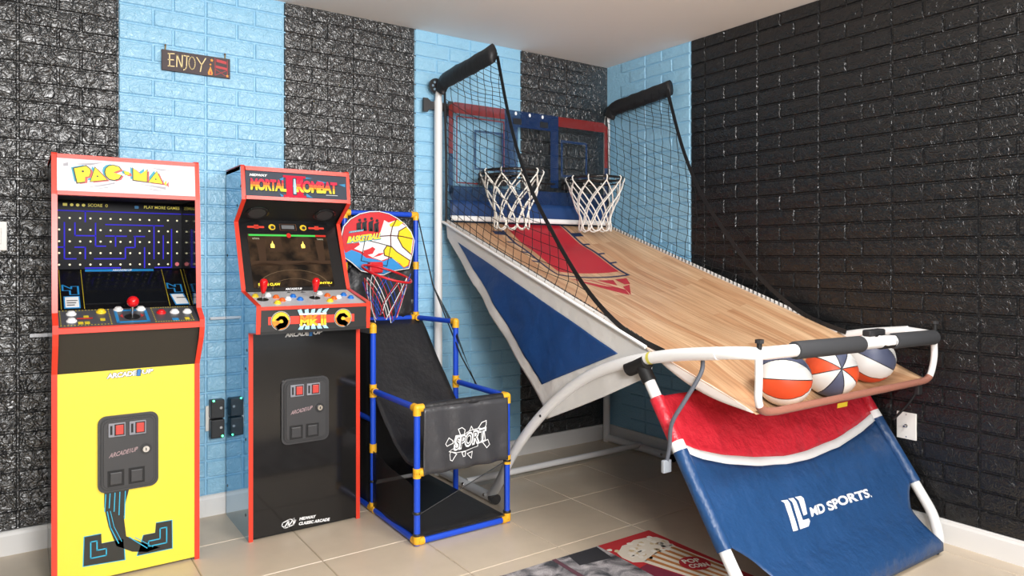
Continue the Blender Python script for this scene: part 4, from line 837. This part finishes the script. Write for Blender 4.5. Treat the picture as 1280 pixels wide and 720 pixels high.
navy_ = [[(-.893,1.95),(-.50,1.95),(-.50,2.045),(-.893,2.045)], [(-.893,1.61),(-.80,1.61),(-.80,1.95),(-.893,1.95)], [(-.56,1.61),(-.50,1.61),(-.50,1.95),(-.56,1.95)], [(-1.262,1.54),(-1.235,1.54),(-1.235,1.76),(-1.262,1.76)], [(-.125,1.54),(-.098,1.54),(-.098,1.76),(-.125,1.76)],
         [(-1.262,1.54),(-1.235,1.495),(-.125,1.495),(-.098,1.54),(-.11,1.585),(-1.25,1.585)]]
sqs = frame2(-1.10,1.68,-.90,1.905,.014)+frame2(-.48,1.68,-.27,1.905,.014)
thin = frame2(-1.215,1.60,-.895,1.972,.007)+frame2(-.495,1.60,-.145,1.972,.007)
q1 = decal('board_print', [(M_FRED, red_+thin[:4]), (M_FNAVY, navy_+sqs), (M_PW, [ell(a, 2.028, .008, .011, 10) for a in (-.815,-.715,-.62)]), (M('display_dark','23262c',.3), [rpoly(a-.03, 1.965, a+.03, 2.0, .006) for a in (-.805,-.61)])], bb, bbf, (0,-1,0), off=.001, th=.0006, label='translucent navy and red backboard print')
q = MB(); q.sheet(lambda u, v: (-1.262+1.164*u, -.118-.01*math.sin(PI*v)+wob((u*3,v,0),.006,4), 1.395+.11*v), 24, 4, .001, M('apron_navy','1d3f73',.5)); q.build('apron', t, label='navy fabric strip below the backboard')
q = MB(); q.sheet(lambda u, v: (-1.262+1.164*u, -.132+wob((u*3,v,0),.004,4), 1.392+.028*v), 24, 2, .001, M_PW); q.build('apron_band', t, label='white band along the apron')
# score box brackets on the left post
q = MB(); q.disc((XA-.012,-.05,2.13), (0,-1,0), .042, .012, M_DARK2, 26)
for k in range(6): q.disc((XA-.012+.022*math.cos(k*PI/3), -.062, 2.13+.022*math.sin(k*PI/3)), (0,-1,0), .007, .001, M('slate_hole','7f98ab'), 10)
q.build('drum', t, label='black perforated disc at the post top')
q = MB(); q.extr([(a,-.04,b) for a, b in ((-1.385,1.985),(-1.36,1.985),(-1.35,2.0),(-1.25,2.0),(-1.24,1.985),(-1.20,1.985),(-1.20,2.06),(-1.225,2.06),(-1.23,2.045),(-1.34,2.045),(-1.36,2.06),(-1.385,2.06))], (0,-.012,0), M('bracket_grey','3a3a3c',.5)); q.build('bracket', t, label='flat dark grey bracket behind the left post')
# hoops
for cx_, k in ((-.985, 0), (-.385, 1)):
    r = .165; c = Vector((cx_, -.315, 1.655))
    h = MB().tube([c+Vector((r*math.cos(2*PI*i/36), r*math.sin(2*PI*i/36), 0)) for i in range(36)], .0075, M_BLKP, 10, closed=True)
    h.tube([c+Vector((r*.96*math.cos(2*PI*i/36), r*.96*math.sin(2*PI*i/36), -.022)) for i in range(36)], .0045, M_BLKP, 8, closed=True)
    for a in (.9, 1.57, 2.24): h.tube([(cx_+r*math.cos(a)*.95, -.315+r*math.sin(a)*.95, 1.655),(cx_+r*math.cos(a)*.9, -.12, 1.63)], .006, M_BLKP, 8)
    h.bbox((cx_-.09,-.135,1.60), (cx_+.09,-.109,1.665), M_DARK2, .004)
    hp = h.build('hoop', t, label='black hoop rim with a white net')
    q = MB(); nS = 10; TOP = -.022; DH = .255
    rad = lambda f: r*(1-.42*min(1,f*1.25)+ .02*math.sin(6*f))
    for kx in range(nS):
        for sg_ in (-1, 1):
            pts = []; a0 = 2*PI*kx/nS
            for i in range(13):
                f = i/12; an = a0+sg_*f*2*PI/nS*2.0; rr = rad(f); jit = .007*noise.noise(Vector((kx*3.1, f*4+sg_, cx_*5))); pts.append(c+Vector(((rr+jit)*math.cos(an), (rr+jit)*math.sin(an), TOP-DH*f+.006*noise.noise(Vector((kx, f*3, 2))))))
            q.tube(pts, .0042, M_WNET, 5)
        a0 = 2*PI*kx/nS; lp = [c+Vector((rad(1)*math.cos(a0+d), rad(1)*math.sin(a0+d), TOP-DH-z)) for d, z in ((-.0,0),(.08,.022),(.31,.034),(.55,.022),(.628,0))]; q.tube(smooth_path(lp,3), .0042, M_WNET, 5)
        lp = [c+Vector((r*math.cos(a0)*f, r*math.sin(a0)*f, z)) for f, z in ((1.0,.010),(1.06,.0),(1.04,-.012),(1.0,-.024))]; q.tube(lp, .004, M_WNET, 5)
    q.build('net', hp, label='white cord net')
tubep('rim_strut', [(-.82,-.14,1.63),(-.55,-.14,1.63)], .006, M_BLKP); 
# side nets: black mesh between arm, edge strap and court rail
def side_net(x):
    topz = lambda y: 2.10+.09*min(1, (-y-.09)/.5)*1.0
    strap = smooth_path([(x,-.61,2.17),(x,-.72,1.83),(x,-.85,1.56),(x,-1.02,1.33),(x,-1.25,1.08),(x,-1.48,.92),(x,-1.70,.85)], 5)
    def ztop(y):
        if y >= -.61: return topz(y)
        for a, b in zip(strap, strap[1:]):
            if b.y <= y <= a.y and a.y != b.y: return a.z+(b.z-a.z)*(a.y-y)/(a.y-b.y)
        return .85
    zbot = lambda y: 1.39-.345*(-y-.1)
    q = MB(); NC = 24; ys = [-.09-1.55*i/NC for i in range(NC+1)]
    for i, y in enumerate(ys):
        z0, z1 = zbot(y), ztop(y); n = max(2, int((z1-z0)/.05)); pts = []
        for k in range(n+1):
            f = k/n; pts.append((x+.012*math.sin(PI*f), y-.02*math.sin(PI*f)+.006*math.sin(k*2.4+i), z0+(z1-z0)*f))
        if z1-z0 > .03: q.tube(pts, .0016, M_NET, 4, caps=False)
    for k in range(1, 17):      # drooping cross strings
        f = k/17; pts = []
        for i in range(NC*2+1):
            y = -.09-1.55*i/NC/2; z1 = ztop(y); z = zbot(-.09)+(ztop(-.09)-zbot(-.09))*f - .36*(-.09-y) - .05*math.sin(PI*min(1, (-y-.09)/1.1)) + .006*math.sin(i*PI)
            if zbot(y) < z < z1: pts.append((x+.012*math.sin(PI*f), y, z))
            elif pts:
                break
        if len(pts) > 2: q.tube(pts, .0016, M_NET, 4, caps=False)
    for k in range(1, 12):      # upper part filled from the arm
        y0 = -.09-.52*k/12*1.0; pts = []
        for i in range(50):
            y = y0-.03*i; z = topz(y0)-.40*(y0-y)-.012*math.sin(i*.3)
            if y < -1.6 or z > ztop(y)+1e-4: break
            if z < zbot(y): break
            pts.append((x+.008, y, z))
        if len(pts) > 2: q.tube(pts, .0016, M_NET, 4, caps=False)
    q.build('side_net', t, label='black diamond mesh side net')
    q = MB(); P = strap
    wv = []
    for i, p in enumerate(P):
        d = (P[min(i+1,len(P)-1)]-P[max(i-1,0)]).normalized(); n = Vector((0,-d.z,d.y)); wv += [p+n*.011+Vector((.001,0,0)), p-n*.011+Vector((.001,0,0)), p-n*.011-Vector((.001,0,0)), p+n*.011-Vector((.001,0,0))]
    fs = []
    for i in range(len(P)-1):
        for j in range(4): fs.append((i*4+j, i*4+(j+1)%4, i*4+4+(j+1)%4, i*4+4+j))
    q.add(wv, fs, M_NET); q.build('net_strap', t, label='black webbing strap edging the side net')
    q = MB(); q.tube([(x,-.088,2.09),(x+.002,-.10,1.75),(x,-.105,1.39)], .007, M_NET, 6); q.build('net_strap', t, label='black webbing strap edging the side net')
side_net(XA+.025); side_net(XB-.028)
q = MB()   # white lacing cord along the right court rail
for i in range(60):
    f = i/60; y = -.1-1.5*f; q.tube([(XB-.028,y,1.39-.345*(-y-.1)+.014),(XB-.042,y-.012,1.39-.345*(-y-.1)-.004)], .0022, M_NET, 4)
for i in range(60):
    f = i/60; y = -.1-1.5*f; q.tube([(XA+.03,y,1.39-.345*(-y-.1)+.014),(XA+.05,y-.012,1.39-.345*(-y-.1)-.004)], .0022, M_NET, 4)
q.build('lacing', t, kind='stuff', label='black lacing tying net to rails')
# front legs and banner
LY = lambda z: -1.61-(.8-z)*.667
def legpath(x, s):
    return [(x,LY(.80)+.0,.80),(x,LY(.6),.6),(x,LY(.4),.4),(x,LY(.24),.24)] + smooth_path([(x,LY(.2),.2),(x+.003*s,LY(.13),.13),(x+.02*s,-2.085,.075),(x+.06*s,-2.11,.04),(x+.12*s,-2.12,.030)], 5)
legs_ = legpath(XA, 1) + [(XA+.3,-2.12,.030),(XB-.3,-2.12,.030)] + legpath(XB, -1)[::-1]
tubep('front_leg_frame', legs_, .021, lab='white U-shaped front leg tube')
def arcz(x):   # printed arc heights
    T = [(-1.33,.555),(-1.283,.541),(-1.217,.511),(-1.100,.478),(-.931,.446),(-.775,.428),(-.613,.425),(-.422,.438),(-.217,.470),(0.05,.53)]
    for (a, b), (c, d) in zip(T, T[1:]):
        if x <= c: return b+(d-b)*(x-a)/(c-a)
    return .53
for x in (XA, XB):
    zt = arcz(x)
    for z0, z1, m, nm in ((zt, .685, M_REDF, 'red'), (zt-.028, zt, M_PW, 'white'), (.235, zt-.028, M_NAVY, 'navy')):
        tubep('banner_sleeve', [(x,LY(z1),z1),(x,LY((z0+z1)/2),(z0+z1)/2),(x,LY(z0),z0)], .0265, m, lab=nm+' banner sleeve round the front leg')
    q = MB(); d = Vector((0,LY(.7)-LY(.8),-.1)).normalized(); top = Vector((x,LY(.8),.80)); q.tube([top+d*-.005, top+d*.075], .026, M_BLKM, 14); q.tube([(x,LY(.8)+.065,.772),(x,LY(.8)-.03,.812)], .029, M_BLKM, 14); q.build('leg_bracket', t, label='black plastic leg bracket')
def wid(z):
    if z > .235: return 0.
    f = min(1, (.235-z)/.205); return .11*math.sin(PI*min(1,f*1.15)/1.25)+.02
def fabric(x, z):
    X = (x+.68)/.62; sag = max(0, 1-X*X); p = Vector((x, LY(max(z,.03)), z)); 
    y = LY(z) + .02*sag*math.sin(PI*min(1,max(0,(z-.03)/.66))) - .004
    dy = .012*noise.noise(Vector((x*5, z*9, 3)))*sag**.5 + .003*noise.noise(Vector((x*16, z*22, 1)))*sag**.5
    cz_ = min(1, max(0, (z-arcz(x)+.05)/.08)); dy -= (.004+.006*cz_)*abs(noise.noise(Vector((x*5+z*4, z*15-x*3, 7))))*sag**.5
    if z < .16: t_ = min(1, (.16-z)/.11); y = y+(-2.149-y)*t_; dy *= 1-t_
    return Vector((x, y+dy, z))
def region(zlo, zhi, nu, nv, m, name, lab):
    def fn(u, v):
        x0, x1 = XA+.018, XB-.018; x = x0+(x1-x0)*u; z = zlo(x)+(zhi(x)-zlo(x))*v; w = wid(z); x = x0+w+(x1-x0-2*w)*u
        return fabric(x, z)
    MB().sheet(fn, nu, nv, .0015, m).build(name, t, label=lab)
region(lambda x: arcz(x), lambda x: .69+.0*x, 50, 14, M_REDF, 'banner', 'red upper banner fabric')
region(lambda x: arcz(x)-.028, lambda x: arcz(x), 50, 2, M_PW, 'banner_arc', 'white curved stripe across the banner')
region(lambda x: .022, lambda x: arcz(x)-.028, 50, 28, M_NAVY, 'banner', 'navy lower banner fabric with white sports lettering')
LG = [[(-.912,.305),(-.879,.303),(-.877,.293),(-.905,.217),(-.932,.218),(-.901,.297)],[(-.870,.305),(-.843,.303),(-.840,.293),(-.856,.238),(-.818,.236),(-.818,.228),(-.841,.217),(-.892,.217),(-.861,.293)],[(-.832,.304),(-.801,.303),(-.793,.296),(-.814,.249),(-.839,.249),(-.824,.293)]]
nb = Vector((0,-1,.667)).normalized()
decal('banner_logo', [(M_PW, LG+text_polys('MD', (-.795,.236), (.092,.0), (.008,.028), .035)+text_polys('SPORTS', (-.684,.235), (.285,.0), (.006,.028), .035)+[ell(-.392,.236,.003,n=8)])], t, lambda a, b: fabric(a, b), nb, off=.0025, sub=.02, label='white MD SPORTS lettering with a striped emblem')
q = MB(); q.disc((XB-.1,-2.118,0), (0,0,1), .012, .012, M_BLKM, 12); q.disc((XA+.1,-2.118,0), (0,0,1), .012, .012, M_BLKM, 12); q.build('foot_pad', t)
# hanging strap with buckle, left front
hs = smooth_path([(XA+.03,-1.87,.86),(XA+.035,-1.865,.81),(XA+.01,-1.86,.766),(XA-.02,-1.835,.70),(XA-.045,-1.80,.62),(XA-.03,-1.775,.53),(XA-.03,-1.76,.47)], 5)
q = MB(); q.tube(hs, .008, M('grey_webbing','5a5e68',.6), 6); q.bbox((XA-.052,-1.77,.44), (XA-.012,-1.755,.485), M('buckle_grey','9aa0a8',.3), .004); q.build('hanging_strap', t, label='loose grey strap with a clear buckle')
q = MB(); q.tube(smooth_path([(XB-.05,-2.04,.69),(XB-.045,-2.02,.64),(XB-.05,-1.99,.58),(XB-.06,-1.93,.50)],4), .005, M_NET, 6); q.bbox((XB-.062,-2.035,.62), (XB-.03,-2.015,.66), M_DARK2, .004); q.build('hanging_strap', t, label='short black strap with a buckle under the tray')
# edge cloth at left front
q = MB(); q.sheet(lambda u, v: Vector((XA+.012+.052*min(1,u*1.2),-1.60-.45*u, S(-1.287,-1.60-.45*u)+.002-.045*v*math.sin(PI*min(1,u*1.0)*.95+.05))), 14, 3, .0012, M('edge_cloth','e0d6cf',.6)); q.build('ramp_edge', t, label='white cloth edge of the ramp')
q = MB(); q.lathe((XA,-1.652,.824), (0,-1,.25), [(.0232,0),(.0232,.014)], M('caution_yellow','d9cf5a'), 14); q.build('caution_sticker', t, label='small yellow caution sticker')

# ------------------------------------------------------------------ basketballs
def ball_mat(name, pal):
    m = bpy.data.materials.new(name); m.use_nodes = True; N = m.node_tree.nodes; L = m.node_tree.links; p = N['Principled BSDF']; p.inputs['Roughness'].default_value = .45
    g_ = N.new('ShaderNodeNewGeometry'); n = N.new('ShaderNodeTexVoronoi'); n.inputs['Scale'].default_value = 420; L.new(g_.outputs['Position'], n.inputs['Vector'])
    b_ = N.new('ShaderNodeBump'); b_.inputs['Strength'].default_value = .12; b_.inputs['Distance'].default_value = .001; L.new(n.outputs['Distance'], b_.inputs['Height']); L.new(b_.outputs[0], p.inputs['Normal'])
    p.inputs['Base Color'].default_value = (*lin(pal), 1); return m
RB = .099
def ball_nodes():
    m = ball_mat('ball_rubber', 'eff0ee'); N = m.node_tree.nodes; L = m.node_tree.links; p = N['Principled BSDF']
    def op(o, a, b=None, c=None):
        n = N.new('ShaderNodeMath'); n.operation = o
        for i, v in enumerate((a, b, c)):
            if v is None: continue
            if isinstance(v, (int, float)): n.inputs[i].default_value = v
            else: L.new(v, n.inputs[i])
        return n.outputs[0]
    tc = N.new('ShaderNodeTexCoord'); vn = N.new('ShaderNodeVectorMath'); vn.operation = 'NORMALIZE'; L.new(tc.outputs['Object'], vn.inputs[0])
    sp_ = N.new('ShaderNodeSeparateXYZ'); L.new(vn.outputs[0], sp_.inputs[0]); x, y, z = sp_.outputs
    ang = op('ADD', op('MULTIPLY', op('ARCTAN2', z, x), 4/PI), 8.5); idx = op('FLOOR', op('MODULO', ang, 4)); fr_ = op('FRACT', ang)
    rr_ = op('SQRT', op('SUBTRACT', 1, op('MULTIPLY', y, y))); gd = op('MULTIPLY', op('MINIMUM', fr_, op('SUBTRACT', 1, fr_)), op('MULTIPLY', rr_, PI/4))
    groove = op('LESS_THAN', gd, .018); orange = op('LESS_THAN', idx, .5); navy = op('COMPARE', idx, 2, .3)
    cur = (*lin('eff0ee'), 1); prev = None
    for f, c in ((orange, 'e2532c'), (navy, '565d78'), (groove, '24242a')):
        mx = N.new('ShaderNodeMix'); mx.data_type = 'RGBA'; L.new(f, mx.inputs[0]); mx.inputs[7].default_value = (*lin(c), 1)
        if prev is None: mx.inputs[6].default_value = cur
        else: L.new(prev, mx.inputs[6])
        prev = mx.outputs[2]
    L.new(prev, p.inputs['Base Color']); return m
def ball_mesh():
    nu, nv = 72, 36; vs = []; fs = []
    for j in range(nv+1):
        th = PI*j/nv
        for i in range(nu):
            ph = 2*PI*i/nu; v = Vector((math.sin(th)*math.cos(ph), math.sin(th)*math.sin(ph), math.cos(th)))
            f_ = (math.atan2(v.z, v.x)*4/PI+8.5) % 1; gd = min(f_, 1-f_)*PI/4*math.hypot(v.x, v.z); vs.append(v*RB*(1-.018*max(0, 1-gd/.03)))
    for j in range(nv):
        for i in range(nu): fs.append((j*nu+i, (j+1)*nu+i, (j+1)*nu+(i+1) % nu, j*nu+(i+1) % nu))
    me = bpy.data.meshes.new('basketball'); me.from_pydata(vs, [], fs); me.materials.append(ball_nodes())
    me.polygons.foreach_set('use_smooth', [True]*len(fs)); me.update(); return me
bme = ball_mesh()
def S_court(x, y):
    f = min(1, max(0, (-y-1.62)/.38)); return S(-1.287+1.215*(x+1.287-.052*f)/(1.215-.085*f), y)
def rest_z(x, y): return max(S_court(x+dx, y+dy)+math.sqrt(max(0, RB*RB-dx*dx-dy*dy)) for dx in [i*.012 for i in range(-7,8)] for dy in [i*.012 for i in range(-7,8)] if dx*dx+dy*dy < RB*RB and -2.05 < y+dy)+.002
RT_ = Vector((.8217, -.570, 0)); TC_ = Vector((-.570, -.8217, .18)).normalized(); UP_ = Vector((0, 0, 1))
for k, (x, y, A, O, lab) in enumerate(((-.892,-1.925, RT_*.93+TC_*.34-UP_*.05, TC_*.9-UP_*.42-RT_*.3,'basketball with a broad orange wedge at the left end of the tray'), (-.585,-1.925, TC_*.9-RT_*.02+UP_*.06, RT_*.9-UP_*.2,'basketball turned end on with its wedges meeting, in the middle of the tray'), (-.285,-1.915, RT_*.78-UP_*.45+TC_*.25, UP_*.85+RT_*.45-TC_*.3,'basketball with a navy wedge facing out at the right end of the tray'))):
    o = bpy.data.objects.new('basketball', bme); C.objects.link(o); o.location = (x, y, rest_z(x, y)); tag(o, lab, 'basketball', 'basketballs in the return tray')
    A = A.normalized(); O = (O-A*O.dot(A)).normalized(); Zv = O.cross(A); o.rotation_euler = Matrix((O, A, Zv)).transposed().to_euler()

# ------------------------------------------------------------------ rug
def rug_mat():
    m = bpy.data.materials.new('grey_collage_rug'); m.use_nodes = True; N = m.node_tree.nodes; L = m.node_tree.links; p = N['Principled BSDF']; p.inputs['Roughness'].default_value = .95
    g_ = N.new('ShaderNodeNewGeometry'); n = N.new('ShaderNodeTexNoise'); n.inputs['Scale'].default_value = 14; n.inputs['Detail'].default_value = 5; n.inputs['Distortion'].default_value = .6; L.new(g_.outputs['Position'], n.inputs['Vector'])
    r = N.new('ShaderNodeValToRGB'); e = r.color_ramp.elements; e[0].position = .38; e[0].color = (*lin('3a3c42'),1); e[1].position = .66; e[1].color = (*lin('b3aeb0'),1); L.new(n.outputs['Fac'], r.inputs[0])
    f = N.new('ShaderNodeTexNoise'); f.inputs['Scale'].default_value = 260; L.new(g_.outputs['Position'], f.inputs['Vector'])
    mx = N.new('ShaderNodeMix'); mx.data_type = 'RGBA'; mx.blend_type = 'OVERLAY'; mx.inputs[0].default_value = .8; L.new(r.outputs[0], mx.inputs[6]); L.new(f.outputs['Fac'], mx.inputs[7]); L.new(mx.outputs[2], p.inputs['Base Color'])
    b_ = N.new('ShaderNodeBump'); b_.inputs['Strength'].default_value = .5; b_.inputs['Distance'].default_value = .004; L.new(f.outputs['Fac'], b_.inputs['Height']); L.new(b_.outputs[0], p.inputs['Normal']); return m
rug = MB().bbox((-2.15,-2.06,.0005), (-.945,-1.30,.008), rug_mat(), .002).build('rug', None, 'rectangular movie themed rug with a popcorn tub on red, on the tile floor', 'rug')
rf = lambda a, b: (a, b, .008); RR = dict(bump=(300,.5,.003))
pop = [(-1.240,-1.446),(-1.225,-1.40),(-1.190,-1.381),(-1.16,-1.36),(-1.124,-1.362),(-1.08,-1.345),(-1.041,-1.352),(-1.0,-1.36),(-.978,-1.377),(-.966,-1.431),(-.985,-1.46),(-1.033,-1.464),(-1.07,-1.49),(-1.115,-1.496),(-1.15,-1.52),(-1.199,-1.521),(-1.235,-1.50)]
buc = [(-.985,-1.454),(-.962,-1.78),(-1.13,-1.80),(-1.199,-1.521),(-1.115,-1.492)]
strp = []
for k in range(5):
    f0_, f1_ = .06+k*.2, .06+k*.2+.09; A, B_ = Vector((-1.19,-1.515)), Vector((-.988,-1.458)); D_, E2 = Vector((-1.125,-1.80)), Vector((-.964,-1.78))
    strp.append([tuple(A.lerp(B_, f0_)), tuple(A.lerp(B_, f1_)), tuple(D_.lerp(E2, f1_)), tuple(D_.lerp(E2, f0_))])
cr_ = random.Random(3)
def kernel(n, x0, x1, y0, y1, r):
    return [[(cx+ rr*math.cos(a), cy+rr*math.sin(a)) for a, rr in [(i*PI/4, r*cr_.uniform(.6,1.1)) for i in range(8)]] for cx, cy in [(cr_.uniform(x0,x1), cr_.uniform(y0,y1)) for _ in range(n)]]
popt = lambda s, c, ang, w, h: text_polys(s, (c[0]-math.cos(ang)*w/2+math.sin(ang)*h/2, c[1]-math.sin(ang)*w/2-math.cos(ang)*h/2), (math.cos(ang)*w, math.sin(ang)*w), (-math.sin(ang)*h, math.cos(ang)*h), .03)
decal('rug_print', [(M('rug_red','bf2a30',.95,**RR), [[(-1.24,-1.302),(-.947,-1.302),(-.947,-2.05),(-1.26,-2.05)]]), (M('rug_maroon','7c2038',.95,**RR), [[(-1.25,-1.55),(-1.2,-1.54),(-1.13,-1.82),(-1.26,-1.82)]]), (M('rug_cream','e6dccb',.95,**RR), [buc, pop]), (M('rug_brown','b9793f',.95,**RR), strp), (M('rug_cream2','d3bf9a',.95,**RR), kernel(14,-1.22,-.99,-1.48,-1.37,.012)), (M('rug_white','efe8dc',.95,**RR), kernel(26,-1.235,-.975,-1.50,-1.36,.014)),
    (M('rug_red2','b31c28',.95,**RR), [ell(-1.048,-1.645,.062,.058,28)]), (M('rug_white','efe8dc',.95,**RR), popt('POP', (-1.045,-1.624), -.35, .072, .034)+popt('CORN', (-1.052,-1.668), -.35, .08, .032))], rug, rf, (0,0,1), off=.0006, th=.0005, label='red popcorn print reading POP CORN')
film = [[(x,-1.302),(x+.02,-1.302),(x-.005,-2.05),(x-.03,-2.05)] for x in (-1.48,-1.74)]
decal('film_strip_print', [(M('rug_dark','2b2b30',.95,**RR), [[(-1.40,-1.305),(-1.25,-1.305),(-1.27,-1.42),(-1.42,-1.40)]]), (M('rug_plum','5d3a45',.95,**RR), film)], rug, rf, (0,0,1), off=.0006, th=.0005)
